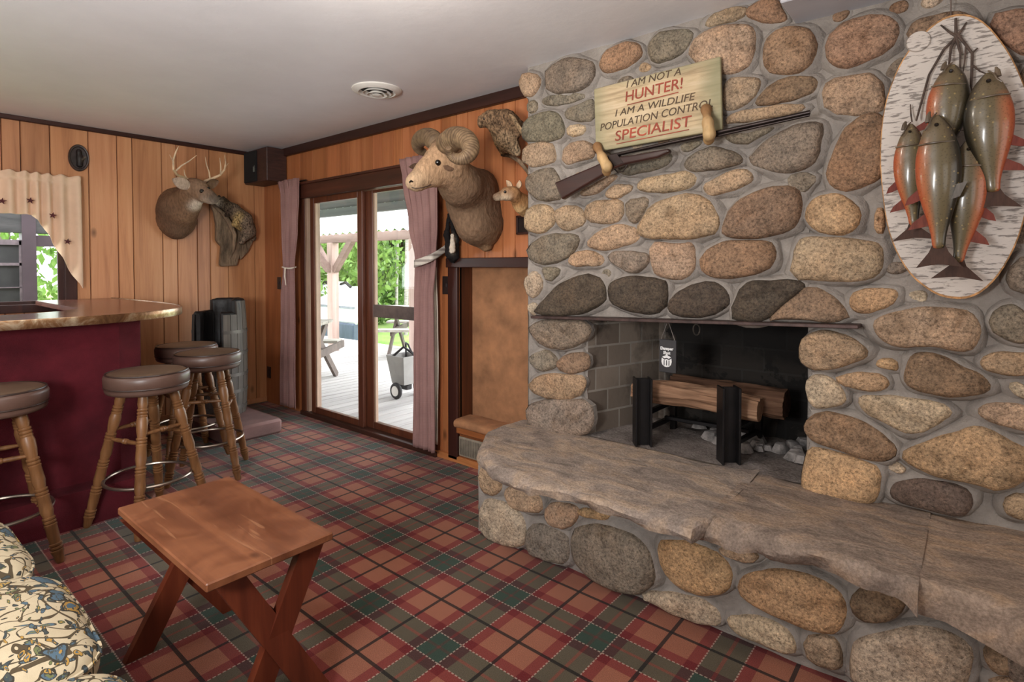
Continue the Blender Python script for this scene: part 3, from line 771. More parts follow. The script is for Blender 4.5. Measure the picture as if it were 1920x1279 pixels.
fa = [onZ(x, y, HZ) for x, y in ((893, 850), (915, 868), (945, 882), (1010, 905), (1075, 915), (1110, 938), (1180, 955), (1250, 968), (1300, 985), (1332, 975))]
fa = [(HX0-.03, 2.40), (HX0-.05, 2.2)]+[(p.x, p.y) for p in fa]
slab('hearth_slab', fa, 0, 0, .065, 3.1, (1.02, 1.0, .96, 1))
fb = [onZ(x, y, HZ) for x, y in ((1312, 974), (1350, 978), (1420, 992), (1500, 1018), (1560, 1040), (1640, 1066), (1700, 1085), (1722, 1098))]
slab('hearth_slab', [(p.x, p.y) for p in fb], 0, 0, .085, 8.7, (.92, .86, .79, 1))
fc = [onZ(x, y, HZ) for x, y in ((1722, 1092), (1760, 1100), (1850, 1130), (1920, 1165), (2000, 1210))]
fc = [(p.x, p.y) for p in fc]+[(.5, 1.93), (1.2, 1.95), (XR-.03, 1.94)]
slab('hearth_slab', fc, 0, 0, .12, 5.2, (1.08, .98, .86, 1))
# firebox floor with ash
def ash():
    t = NT('ash_floor'); n = t.noise(6, 5, .7); n2 = t.noise(70, 4, .7)
    c = t.ramp(t.math('ADD', t.math('MULTIPLY', n, .6), t.math('MULTIPLY', n2, .4)), [(.32, lin((70, 62, 58))), (.5, lin((122, 112, 106))), (.68, lin((158, 150, 144)))])
    return t.done(c, .95, 0, .1, t.bump(n2, .8, .012))
m = MB(); M_ASH = ash()
m.grid(lambda u, v: (ox0-.02+(ox1-ox0+.04)*u, YF-.02+(by-YF+.04)*v, HZ+.004+.02*v*max(0, mnoise.fractal(Vector((u*6, v*5, 2)), 1, 2, 3)+.2)), 40, 24)
m.build('firebox_floor', M_ASH, fire)
# steel lintel bar over the opening
pl0, pl1 = onY(1002, 594, YF-.05), onY(1612, 612, YF-.05)
m = MB(); m.beam((pl0.x, YF-.035, pl0.z), (pl1.x, YF-.035, pl1.z), .10, .014, bev=.002)
lb = m.build('lintel_bar', simple('rusty_lintel', (72, 56, 52), .55, .5, ns=20), fire, smooth=False)
m = MB(); ph = onY(1306, 618, YF+.12); m.tube([ph+Vector((.016*cos(a), 0, .026*sin(a))) for a in [2*pi*k/14 for k in range(14)]], .004, 6, closed=True)
m.tube([ph+Vector((0, 0, .026)), ph+Vector((0, .02, .10))], .004, 6)
m.build('damper_handle', simple('dark_iron', (70, 64, 58), .5, .7), fire)
# ================================================================ bar, stools, barrel chair, table, sofa
M_MAROON = simple('maroon_carpet', (82, 26, 33), .95, 0, .15, 5, .15, bs=240, bst=.8, bd=.005)
M_BARTOP = wood('bar_top_wood', (74, 40, 30), (108, 66, 52), (132, 88, 72), 'Y', .8, .22, False, False, .6)
def edge_mat():
    t = NT('worn_metal_edging'); n = t.noise(9, 5, .7, .8); n2 = t.noise(3.5, 3, .6)
    c = t.ramp(n, [(.3, lin((78, 46, 30))), (.5, lin((140, 104, 72))), (.68, lin((196, 178, 150)))])
    return t.done(c, .34, .75, .5, t.bump(n, .3, .004))
bar = thing('bar_counter', 'maroon carpeted bar with rounded wooden counter in front of the window', 'bar', (-4.2, .3, 0))
m = MB(); m.prism([(-3.72, -2.2, .0), (-3.72, 1.0, 0), (-3.78, 1.12, 0), (-3.9, 1.16, 0), (-5.44, 1.18, 0), (-5.44, 1.06, 0), (-3.86, 1.04, 0), (-3.86, -2.2, 0)], (0, 0, 1.068)); m.build('front_panel', M_MAROON, bar, smooth=False)
m = MB(); m.prism([(-3.58, -2.2, 0), (-3.58, 1.02, 0), (-3.66, 1.10, 0), (-3.722, 1.10, 0), (-3.722, -2.2, 0)], (0, 0, .19)); m.build('foot_step', M_MAROON, bar, smooth=False)
outer = [(-3.5, -2.2), (-3.5, -1.2), (-3.5, 0), (-3.5, .55), (-3.51, .82), (-3.55, 1.0), (-3.63, 1.16), (-3.74, 1.29), (-3.9, 1.39), (-4.15, 1.45), (-4.5, 1.47), (-5.0, 1.44), (-5.47, 1.42)]
def smooth_open(P, it=2):
    for _ in range(it):
        Q = [P[0]]
        for a, b in zip(P[:-1], P[1:]): Q += [(a[0]*.75+b[0]*.25, a[1]*.75+b[1]*.25), (a[0]*.25+b[0]*.75, a[1]*.25+b[1]*.75)]
        P = Q+[P[-1]]
    return P
outer = smooth_open(outer)
inner = [(-5.47, .94), (-4.28, .94), (-4.08, .82), (-3.98, .6), (-3.96, -2.2)]
m = MB(); m.prism([(x, y, 1.075) for x, y in outer+inner], (0, 0, .033)); m.build('countertop', M_BARTOP, bar, smooth=False)
m = MB(); n = len(outer); vs = []; fs = []
for i, (x, y) in enumerate(outer):
    a = outer[max(i-1, 0)]; b = outer[min(i+1, n-1)]; t = Vector((b[0]-a[0], b[1]-a[1])).normalized(); nn = Vector((t.y, -t.x))
    for o, z in ((.0, 1.066), (.010, 1.066), (.012, 1.070), (.012, 1.106), (.010, 1.112), (.0, 1.112)): vs.append((x+nn.x*o, y+nn.y*o, z))
for i in range(n-1):
    for k in range(6): k2 = (k+1) % 6; fs.append((i*6+k, i*6+k2, (i+1)*6+k2, (i+1)*6+k))
m.add(vs, fs); m.build('edge_trim', edge_mat(), bar, ang=30)
# the lower work counter on the bartender's side
m = MB(); m.box2((-5.44, -2.2, .86), (-4.95, .92, .90), .004); m.build('back_counter', simple('back_counter_red', (110, 62, 54), .4), bar, smooth=False)
m = MB(); m.box2((-5.44, -2.2, .0), (-4.98, .9, .86)); m.build('back_cabinet', M_MAROON, bar, smooth=False)

M_VINYL = simple('brown_vinyl', (88, 66, 57), .38, 0, .5, 3, .10, bs=120, bst=.12, bd=.002)
M_VTOP = simple('brown_vinyl_worn_top', (98, 78, 62), .42, 0, .5, 4, .12, bs=120, bst=.12, bd=.002)
M_TURN = wood('turned_maple', (78, 50, 29), (118, 80, 49), (146, 104, 66), 'Z', 1.2, .4)
M_NICKEL = simple('worn_steel_ring', (150, 138, 126), .32, .9, na=.1)
def leg_prof(r):
    P = [(0, r*.62), (.02, r*.8), (.05, r*.86)]
    def rings(c):
        for k in (-1, 0, 1):
            q = c+k*.022; P.extend([(q-.009, r*1.0), (q-.005, r*1.08), (q+.005, r*1.08), (q+.009, r*.86)])
    rings(.10); P.append((.18, r*1.0)); rings(.27); P.append((.34, r*1.1)); rings(.46); P.append((.54, r*1.12)); rings(.66); P.append((.74, r*1.1)); P.append((.80, r*1.2)); rings(.86); P.extend([(.92, r*1.06), (1.0, r*.9)])
    return P
def make_stool():
    root = thing('bar_stool', 'x', 'bar stool', (0, 0, 0), 'bar stools along the bar'); hs = .812; R = .194
    m = MB(); prof = [(0, .0), (.0, R-.02), (.006, R-.006), (.02, R), (.036, R-.003), (.046, R+.004), (.085, R+.006), (.098, R+.001), (.104, R-.010)]
    m.lathe((0, 0, hs-.115), (0, 0, hs-.115+1), prof, 40, cap=False); m.build('seat', M_VINYL, root, ang=50)
    seat = root.children[0]
    m = MB(); m.lathe((0, 0, hs-.012), (0, 0, hs+.988), [(0, R-.008), (.006, R-.02), (.012, R*.72), (.015, R*.35), (.016, .001)], 40, cap=False); m.build('seat_top', M_VTOP, seat, ang=60)['label'] = 'worn olive brown vinyl seat top'
    m = MB(); m.tube([((R-.006)*cos(a), (R-.006)*sin(a), hs-.010) for a in [2*pi*k/48 for k in range(48)]], .0045, 6, closed=True)
    m.tube([((R+.001)*cos(a), (R+.001)*sin(a), hs-.078) for a in [2*pi*k/48 for k in range(48)]], .004, 6, closed=True); m.build('piping', simple('dark_piping', (52, 38, 32), .4) if 'dark_piping' not in bpy.data.materials else bpy.data.materials['dark_piping'], seat)
    tops = []; bots = []
    for k in range(4):
        a = pi/4+k*pi/2; t = Vector((.115*cos(a), .115*sin(a), hs-.105)); b = Vector((.283*cos(a), .283*sin(a), .0)); tops.append(t); bots.append(b)
        m = MB(); m.lathe(b, t, leg_prof(.0235), 16); m.build('leg', M_TURN, root, ang=35)
    def at(k, z): t, b = tops[k % 4], bots[k % 4]; return b+(t-b)*(z/t.z)
    for k in range(4):
        z = .50 if k % 2 else .455; a, b = at(k, z), at(k+1, z)
        m = MB(); m.lathe(a, b, [(0, .007), (.1, .008), (.3, .0115), (.42, .010), (.44, .014), (.47, .014), (.48, .010), (.50, .015), (.52, .010), (.53, .014), (.56, .014), (.58, .010), (.7, .0115), (.9, .008), (1, .007)], 12); m.build('stretcher', M_TURN, root, ang=40)
    rr_ = at(0, .235); q = Vector((rr_.x, rr_.y, 0)).length-.024
    m = MB(); m.tube([(q*cos(a), q*sin(a), .235) for a in [2*pi*k/56 for k in range(56)]], .0085, 8, closed=True); m.build('foot_ring', M_NICKEL, root)
    return root
st = make_stool()
for i, (x, y, rz, lb_) in enumerate(((-3.44, .435, -.05, 'leftmost bar stool, nearest the sofa, cut off by the photo edge'), (-3.43, 1.05, .31, 'bar stool just behind the coffee table with full foot ring showing'),
                                    (-3.88, 1.535, -.55, 'bar stool in front of the barrel chair, rounding the end of the bar'), (-4.36, 1.585, 0., 'bar stool mostly hidden behind another stool at the end of the bar'))):
    o = st if i == 0 else copy_tree(st)
    o.location = (x, y, 0); o.rotation_euler = (0, 0, rz); o['label'] = lb_
# barrel chair on a low carpeted platform
M_STAVE = wood('grey_barrel_stave', (46, 40, 37), (76, 68, 62), (100, 92, 84), 'Z', 1.2, .55)
M_HOOP = simple('barrel_hoop', (84, 78, 74), .45, .6, na=.1)
M_BLACKV = simple('black_vinyl', (18, 15, 15), .5, 0, .5, 6, .2, bs=25, bst=.35, bd=.012)
m = MB(); m.box2((-5.25, 1.83, 0), (-4.36, 2.30, .12), .02); tag(m.build('platform', simple('mauve_carpet', (116, 88, 84), .95, ns=5, na=.1, bs=200, bst=.7)), 'low mauve carpeted platform under the barrel chair', 'platform')
bc = Vector((-4.95, 2.06, .12)); ch = thing('barrel_chair', 'grey wooden barrel chair with black vinyl back, behind the bar stools', 'chair', bc)
Rb = .212; Hb = .955
def brad(z): return Rb*(.86+.14*math.sqrt(max(0, 1-((z/Hb-.5)*1.75)**2)))
opn = radians(266)
def btop(a):
    g_ = math.degrees(a) % 360
    if 242 <= g_ < 342: return .40
    if g_ >= 342 or g_ < 14 or 175 <= g_ < 242: return .845
    return Hb
for k in range(22):
    a0, a1 = 2*pi*k/22, 2*pi*(k+1)/22; zt = btop((a0+a1)/2); m = MB(); nz = 10
    vs = []
    for j in range(nz+1):
        z = zt*j/nz; r = brad(z)
        for a, q in ((a0+.012, r), (a1-.012, r), (a1-.012, r-.018), (a0+.012, r-.018)): vs.append((bc.x+q*cos(a), bc.y+q*sin(a), bc.z+z))
    fs = [(3, 2, 1, 0), tuple(nz*4+i for i in range(4))]+[(j*4+i, j*4+(i+1) % 4, (j+1)*4+(i+1) % 4, (j+1)*4+i) for j in range(nz) for i in range(4)]
    m.add(vs, fs)
    if k == 0: allm = m
    else: allm.add(m.v, m.f)
allm.build('staves', M_STAVE, ch, ang=30)
for z in (.06, .20, .34, .52, .70):
    m = MB(); vs = []; fs = []; n = 48
    for k in range(n):
        a = 2*pi*k/n; full = z < btop(a)
        for rr2, zz in ((.001, -.014), (.0045, -.014), (.0045, .014), (.001, .014)): vs.append((bc.x+(brad(z)+rr2)*cos(a), bc.y+(brad(z)+rr2)*sin(a), bc.z+z+zz))
    for k in range(n):
        a = 2*pi*(k+.5)/n; k2 = (k+1) % n
        if z < btop(a)-.03:
            for i in range(4): fs.append((k*4+i, k*4+(i+1) % 4, k2*4+(i+1) % 4, k2*4+i))
    m.add(vs, fs); m.build('hoop', M_HOOP, ch, ang=30)
def pad(name, amin, amax, z0, z1, ri, ro):
    m = MB(); n = 26
    def fn(u, v):
        a = opn+amin+(amax-amin)*u; b = v*2*pi; cz = (z0+z1)/2; hz = (z1-z0)/2
        sx = abs(cos(b))**.4*(1 if cos(b) > 0 else -1); sz = abs(sin(b))**.4*(1 if sin(b) > 0 else -1)
        e = max(.35, min(1, min(u, 1-u)*14))
        z = cz+hz*sz*(.9+.1*e)+.006*mnoise.noise(Vector((a*5, b, z0))); r = (ri+ro)/2+(ro-ri)/2*sx*e+.004*mnoise.noise(Vector((a*9, b*3, 1)))
        return (bc.x+r*cos(a), bc.y+r*sin(a), bc.z+z)
    m.grid(fn, n, 20, cv=True); m.add([fn(0, j/20) for j in range(20)], [tuple(range(20))]); m.add([fn(1, j/20) for j in range(20)], [tuple(range(20))[::-1]])
    return m.build(name, M_BLACKV, ch, ang=60)
opn = 0.
pad('back_cushion', radians(10), radians(178), .52, .975, .12, .200)
pad('arm_cushion', radians(172), radians(246), .46, .868, .12, .204); pad('arm_cushion', radians(338), radians(374), .46, .868, .12, .204)
m = MB(); m.lathe((bc.x, bc.y, bc.z+.36), (bc.x, bc.y, bc.z+1.36), [(0, .17), (.05, .18), (.09, .17), (.105, .12), (.11, .001)], 28); m.build('seat_cushion', M_BLACKV, ch)
# cross-legged coffee table
def stained_top():
    t = NT('stained_pine_top'); v = t.map((.5, 10, 10)); n1 = t.noise(1.0, 5, .65, .6, vec=v); b = t.noise(5, 4, .65, .8); k = t.vor(1., vec=t.map((3.2, 5.5, 1)))
    c = t.ramp(t.math('ADD', t.math('MULTIPLY', n1, .5), t.math('MULTIPLY', b, .5)), [(.30, lin((80, 42, 26))), (.48, lin((112, 66, 42))), (.64, lin((140, 88, 57)))])
    c = t.mix(t.f(k, .03, .10, .7, 0.), c, lin((52, 28, 20)))
    s_ = t.noise(1.0, 2, .5, .4, vec=t.map((4, 46, 1), (0, 0, .5))); c = t.mix(t.f(s_, .66, .72, 0, .35), c, lin((176, 128, 92)))
    return t.done(c, t.f(b, .3, .7, .28, .5), 0, .5, t.bump(n1, .06, .002))
M_PINE_OLD = wood('stained_pine', (76, 40, 25), (110, 64, 41), (132, 82, 54), 'X', .4, .34, True, False, .5)
M_PINED = wood('stained_pine_leg', (62, 24, 14), (96, 42, 25), (122, 60, 36), 'Z', .7, .36)
tb = thing('coffee_table', 'square stained pine coffee table with crossed legs on the plaid carpet', 'table', (-1.96, .81, 0))
tc = [onZ(x, y, .51) for x, y in ((205, 956), (405, 1090), (636, 992), (420, 896))]
m = MB()
qx0 = (tc[0].x+tc[3].x)/2; qx1 = (tc[1].x+tc[2].x)/2; qy0 = (tc[0].y+tc[1].y)/2; qy1 = (tc[2].y+tc[3].y)/2
m.box2((qx0, qy0, .484), (qx1, qy1, .51), .004); m.build('tabletop', stained_top(), tb, smooth=False)
def leg(a, b, w, t, dx): m = MB(); m.beam(a, b, t, w, (0, 0, 1) if False else (1, 0, 0), .003); return m
def xleg(p0, p1):
    p0, p1 = Vector(p0), Vector(p1); d = (p1-p0).normalized(); m = MB(); w = .075; t = .030
    # ends cut flat with the floor and the top
    h = w/2/abs(d.z)
    P = [(p0.x-t/2, p0.y-h, p0.z), (p0.x-t/2, p0.y+h, p0.z), (p1.x-t/2, p1.y+h, p1.z), (p1.x-t/2, p1.y-h, p1.z)]
    m.prism(P, (t, 0, 0)); return m
for a, b in (((-1.632, .73, 0), (-1.632, .955, .483)), ((-1.600, .955, 0), (-1.664, .69, .483)), ((-2.235, .64, 0), (-2.235, .91, .483)), ((-2.267, .98, 0), (-2.267, .65, .483))):
    xleg(a, b).build('leg', M_PINED, tb, smooth=False)
m = MB(); m.box2((-2.22, .845, .20), (-1.68, .87, .27), .003); m.build('stretcher', M_PINED, tb, smooth=False)
for x in (qx0+.05, qx1-.12): m = MB(); m.box2((x, .71, .455), (x+.03, .95, .484)); m.build('cleat', M_PINED, tb, smooth=False)
# ---------------------------------------------------------------- sofa in flowered linen
def floral():
    t = NT('floral_linen'); v0 = t.co()
    wv = t.n('ShaderNodeTexNoise'); wv.inputs['Scale'].default_value = 13; wv.inputs['Detail'].default_value = 2; t.l(v0, wv.inputs['Vector'])
    def warp(amt):
        a = t.n('ShaderNodeVectorMath', operation='MULTIPLY_ADD'); t.l(wv.outputs[1], a.inputs[0]); a.inputs[1].default_value = (amt,)*3; t.l(v0, a.inputs[2]); return a.outputs[0]
    c = lin((198, 182, 152))
    c = t.mix(t.f(t.noise(60, 3), .3, .7, 0, .3), c, lin((178, 160, 130)))
    def layer(c, scale, th, cols, w, loc, rot, stretch):
        v = t.map(stretch, rot, loc, vec=warp(w))
        vo = t.n('ShaderNodeTexVoronoi'); vo.inputs['Scale'].default_value = scale; t.l(v, vo.inputs['Vector'])
        d = vo.outputs['Distance']; sel = t.sep(vo.outputs['Color'])
        out_ = t.math('LESS_THAN', d, th); inn = t.math('LESS_THAN', d, th*.82); core = t.math('LESS_THAN', d, th*.42)
        on = t.math('GREATER_THAN', sel[0], .30)
        c1 = t.ramp(sel[1], [(0, lin(cols[0])), (.34, lin(cols[1])), (.67, lin(cols[2]))], 'CONSTANT'); c2 = t.ramp(sel[2], [(0, lin(cols[2])), (.5, lin(cols[0]))], 'CONSTANT')
        vein = t.math('GREATER_THAN', t.noise(70, 2, .5, vec=t.map((1, 3, 1), rot, vec=v0)), .56)
        c = t.mix(t.math('MULTIPLY', out_, on), c, lin((62, 58, 50)))
        c = t.mix(t.math('MULTIPLY', inn, on), c, c1)
        c = t.mix(t.math('MULTIPLY', t.math('MULTIPLY', inn, vein), on), c, lin((76, 78, 74)))
        return t.mix(t.math('MULTIPLY', core, on), c, c2)
    # vines
    for sc_, lo in ((4.5, .0), (6.5, 4.), (8.5, 9.)):
        n = t.noise(sc_, 1, .4, .9, vec=t.map((1, 1, 1), (0, 0, .6), (lo, lo, 0)))
        c = t.mix(t.math('COMPARE', n, .5, .012), c, lin((84, 72, 54)))
    blue, och, olv, dk = (84, 104, 118), (174, 136, 70), (112, 116, 78), (66, 74, 76)
    for i, (rz, st_) in enumerate(((.7, (1, 3.4, 2.)), (-.5, (3.2, 1, 2.)), (1.5, (1, 2.8, 2.4)), (.1, (1.1, 3.6, 2.)))):
        c = layer(c, 10.5+2*i, .27, [(dk, blue, olv), (olv, dk, blue), (blue, och, dk), (dk, olv, och)][i], .075, (i*3.1, i*1.7, i), (0, 0, rz), st_)
    c = layer(c, 6.0, .33, [och, (190, 156, 90), blue], .11, (7, 2, 5), (0, 0, .2), (1.2, 1.9, 1.5))
    return t.done(c, .9, 0, .2, t.bump(t.noise(380, 2, .6), .35, .002))
M_FLORAL = floral()
sofa = thing('sofa', 'cream sofa in blue and ochre floral fabric, nearest the camera', 'sofa', (-2.1, 0, 0))
def cushion(name, x0, x1, y0, y1, z0, z1, seed, mat=M_FLORAL, par=None, pw=.45):
    m = MB(); cx, cy, cz = (x0+x1)/2, (y0+y1)/2, (z0+z1)/2; hx, hy, hz = (x1-x0)/2, (y1-y0)/2, (z1-z0)/2
    def sg(v, p): return abs(v)**p*(1 if v >= 0 else -1)
    def fn(u, v):
        a = u*2*pi; b = (v-.5)*pi
        x = sg(cos(b), .55)*sg(cos(a), .30); y = sg(cos(b), .55)*sg(sin(a), .30); z = sg(sin(b), .8)
        p = Vector((cx+hx*x, cy+hy*y, cz+hz*z)); n = mnoise.fractal(p*4+Vector((seed,)*3), 1, 2, 2)*.012
        return p+Vector((x, y, z))*n
    m.grid(fn, 64, 24, cu=True); o = m.build(name, mat, par or sofa, ang=180)
    w = MB(); w.tube([fn(k/64, .5+.0)+Vector((0, 0, .015)) for k in range(64)], .0055, 6, closed=True); w.build('welt', mat, o)
    return o
cushion('seat_cushion', -2.85, -2.235, -.42, .385, .29, .475, 1)
cushion('seat_cushion', -2.235, -1.605, -.42, .415, .29, .475, 2)
cushion('seat_cushion', -1.605, -.99, -.42, .41, .29, .475, 3)
m = MB(); m.box2((-2.87, -.62, .06), (-.97, .34, .30), .03); m.build('base', M_FLORAL, sofa, smooth=False)
cushion('back_cushion', -2.85, -1.9, -.72, -.40, .30, .86, 5); cushion('back_cushion', -1.9, -.98, -.72, -.40, .30, .86, 6)
for x0, x1 in ((-.99, -.76), (-3.08, -2.85)):
    m = MB(); cxm = (x0+x1)/2
    def fn(u, v):
        a = v*2*pi; y = -.66+(1.09 if x0 > -2 else .84)*u; e = math.sqrt(max(0, 1-max(0, (u-.90)/.10)**2*.8))
        xx = .115*abs(cos(a))**.6*(1 if cos(a) > 0 else -1)*e; zz = .335+.255*abs(sin(a))**.5*(1 if sin(a) > 0 else -1)*(.8+.2*e)
        return (cxm+xx, y, zz)
    m.grid(fn, 30, 28, cv=True); m.add([fn(1, j/28) for j in range(28)], [tuple(range(28))]); m.add([fn(0, j/28) for j in range(28)], [tuple(range(28))[::-1]]); m.build('arm', M_FLORAL, sofa, ang=60)
for x in (-2.8, -1.05):
    for y in (-.55, .28): m = MB(); m.lathe((x, y, 0), (x, y, .07), [(0, .018), (1, .026)], 12); m.build('foot', M_DARKW, sofa)
# ================================================================ on the walls: curtains, mounts, speaker, plates
def LW(x, y, off): return onX(x, y, XL+off)
def BW(x, y, off): return onY(x, y, D-off)
def PR(P, rpx): return rpx*dep(P)/FPX
def cap(fn, a, b, col):     # cone between two pixel places: (x, y, off, r_px)
    A, B = fn(*a[:3]), fn(*b[:3]); return ('c', A, B, PR(A, a[3]), PR(B, b[3]), col)
def ell(fn, p, radii, R, col): return ('e', fn(*p), radii, R, col)
def basis(fwd, side):
    f = Vector(fwd).normalized(); s_ = Vector(side); s_ = (s_-f*s_.dot(f)).normalized(); return Matrix((f, s_, f.cross(s_))).transposed()
def ball(name, c, r, mat, parent, seg=14):
    m = MB(); m.lathe(Vector(c)-Vector((0, 0, r)), Vector(c)+Vector((0, 0, r)), [(.5-.5*cos(pi*i/8), max(r*sin(pi*i/8), .0004)) for i in range(9)], seg); return m.build(name, mat, parent)
M_EYE = simple('glass_eye', (18, 12, 9), .08, 0, .8, na=0)
M_FUR = painted('short_fur', .34, .85, 70, (1, 1, .3), .9, .008, .2)
def speck():
    t = NT('speckled_fur'); n = t.noise(75, 3, .7, vec=t.map((1, 1, .6))); c = t.mix(1.0, t.attr(), t.ramp(n, [(.36, (.30, .28, .26)), (.5, (1, 1, 1)), (.62, (1.75, 1.7, 1.6))]), 'MULTIPLY')
    return t.done(c, .9, 0, .15, t.bump(n, .9, .01))
M_SPECK = speck()
def ear(name, base, tip, w, side, cin, cout, parent, curl=.35):
    """cupped leaf-shaped ear"""
    base, tip = Vector(base), Vector(tip); d = tip-base; f = d.normalized(); s_ = Vector(side); s_ = (s_-f*s_.dot(f)).normalized(); nrm = f.cross(s_); m = MB()
    for q, c in ((1, cin), (-1, cout)):
        m.col = lin(c)
        def fn(u, v):
            wv = w*math.sin(pi*min(1, .12+.88*u))**.75*(1 if u < .98 else .05); x = (v-.5)*2
            return base+d*u+s_*(x*wv)+nrm*((x*x)*w*curl-q*.0025)
        m.grid(fn, 10, 9)
    return m.build(name, painted_mat, parent, ang=80)
painted_mat = M_FUR
M_ANTLER = simple('antler', (196, 168, 136), .5, ns=14, na=.18, bs=60, bst=.3)
# ---------------------------------------------------------------- white-tailed deer
dr = thing('deer_head_mount', 'mounted whitetail deer head with antlers on the panelled wall behind the bar stools', 'deer head', LW(333, 400, 0))
br, br2, wh, gr = (118, 90, 68), (98, 74, 57), (206, 190, 172), (140, 112, 90)
p = [cap(LW, (334, 385, .02, 33), (331, 412, .02, 33), br), cap(LW, (330, 396, .10, 31), (331, 430, .08, 18), br2), cap(LW, (340, 388, .16, 28), (356, 368, .30, 18), br),
     cap(LW, (356, 368, .30, 18), (362, 352, .37, 15), br), cap(LW, (348, 400, .20, 20), (366, 388, .30, 10), br), cap(LW, (363, 352, .37, 15), (374, 352, .42, 12.5), gr), cap(LW, (372, 356, .42, 11.5), (390, 366, .50, 7.5), gr), cap(LW, (370, 362, .42, 9), (386, 370, .49, 6), br),
     cap(LW, (390, 366, .50, 7.2), (399, 372, .53, 5.5), (110, 88, 72)), cap(LW, (388, 372, .50, 4.5), (398, 376, .525, 4), wh), cap(LW, (364, 384, .345, 7), (372, 379, .40, 6), wh),
     cap(LW, (399, 371.5, .545, 4.2), (401, 373, .548, 4), (38, 30, 28))]
m, c = body(p, .011, .02, .012, (55, .003)); m.build('head', M_FUR, dr, ang=180, vcol=c)
ear('ear', LW(358, 352, .44), LW(324, 336, .46), .048, (.3, .2, 1), (178, 156, 138), (120, 94, 74), dr); ear('ear', LW(384, 349, .42), LW(408, 339, .38), .042, (.3, -.2, 1), (178, 156, 138), (120, 94, 74), dr)
q = surf(m, 378, 358); ball('eye', q[0]-q[1]*.006, .019, M_EYE, dr); q = surf(m, 391, 353); ball('eye', q[0]-q[1]*.004, .014, M_EYE, dr)
DEERM = m
def antler(name, pts, tines):
    m = MB(); P = [LW(*q[:3]) for q in pts]; m.tube(P, [q[3] for q in pts], 8)
    for t in tines: m.tube([LW(*q[:3]) for q in t], [q[3] for q in t], 7)
    m.build(name, M_ANTLER, dr)
antler('antler', [(370, 346, .37, .013), (362, 342, .36, .012), (348, 334, .38, .011), (332, 328, .44, .010), (325, 318, .50, .009), (325, 300, .53, .008), (330, 284, .55, .006), (335, 274, .56, .002)],
       [[(328, 322, .47, .008), (340, 311, .50, .007), (355, 302, .53, .005), (369, 291, .56, .002)], [(350, 335, .38, .008), (346, 326, .37, .005), (345, 318, .37, .002)], [(326, 306, .52, .006), (318, 290, .48, .002)]])
antler('antler', [(377, 345, .37, .013), (386, 339, .35, .012), (400, 334, .36, .011), (413, 328, .40, .010), (421, 318, .45, .008), (423, 305, .48, .006), (421, 290, .50, .002)],
       [[(394, 336, .355, .008), (392, 322, .37, .006), (387, 308, .38, .005), (385, 294, .39, .002)], [(414, 326, .41, .008), (414, 312, .44, .006), (412, 296, .46, .002)], [(421, 316, .46, .006), (428, 306, .43, .002)]])
# ---------------------------------------------------------------- small animal climbing a slab of bark
M_BARK = simple('bark', (112, 94, 76), .9, 0, .2, 14, .4, (1, 1, .3), bs=50, bst=1., bd=.02)
an = thing('driftwood_animal_mount', 'small mounted furry animal climbing a slab of bark, right of the deer head', 'animal mount', LW(435, 440, 0))
out = [(394, 372), (404, 380), (420, 395), (432, 402), (440, 416), (446, 432), (452, 452), (462, 448), (470, 432), (474, 446), (462, 472), (448, 487), (446, 478), (441, 498), (412, 500), (409, 496), (412, 462), (406, 456), (402, 450), (402, 420), (398, 398), (392, 384)]
m = MB(); m.prism([LW(x, y, .012) for x, y in out], (.045, 0, 0))
o = m.build('bark_slab', M_BARK, an, smooth=False); md = o.modifiers.new('round', 'BEVEL'); md.width = .01; md.segments = 2
m = MB(); m.tube([LW(400, 384, .07), LW(418, 400, .09), LW(432, 420, .10), (LW(440, 440, .09)), LW(438, 466, .07), LW(432, 484, .05)], [.014, .02, .022, .02, .016, .008], 9); m.build('branch', M_BARK, an)
dk, ye, gy = (56, 44, 38), (150, 126, 84), (112, 96, 82)
p = [cap(LW, (408, 376, .14, 7.5), (418, 380, .14, 9), dk), cap(LW, (402, 378, .165, 4), (409, 378, .15, 6), (182, 172, 160)), cap(LW, (418, 382, .14, 9), (438, 394, .14, 11), (84, 72, 58)), cap(LW, (438, 394, .14, 11), (456, 412, .14, 15), gy), cap(LW, (456, 414, .14, 16), (466, 434, .12, 13), gy),
     cap(LW, (448, 406, .18, 8), (440, 420, .19, 4), ye), cap(LW, (440, 420, .19, 4), (448, 428, .16, 3.5), ye), cap(LW, (430, 395, .17, 5), (424, 404, .13, 3), dk), cap(LW, (462, 440, .13, 9), (452, 455, .12, 4), gy), cap(LW, (472, 424, .10, 6), (474, 446, .08, 6), gy)]
m, c = body(p, .009, .012, .01, (70, .004)); m.build('body', M_SPECK, an, ang=180, vcol=c)
for q in ((411, 369, .14), (419, 371, .13)): ball('ear', LW(*q), .014, M_SPECK if False else simple('dark_ear', (50, 40, 36), .9) if 'dark_ear' not in bpy.data.materials else bpy.data.materials['dark_ear'], an)
ball('eye', LW(409, 375, .185), .006, M_EYE, an)
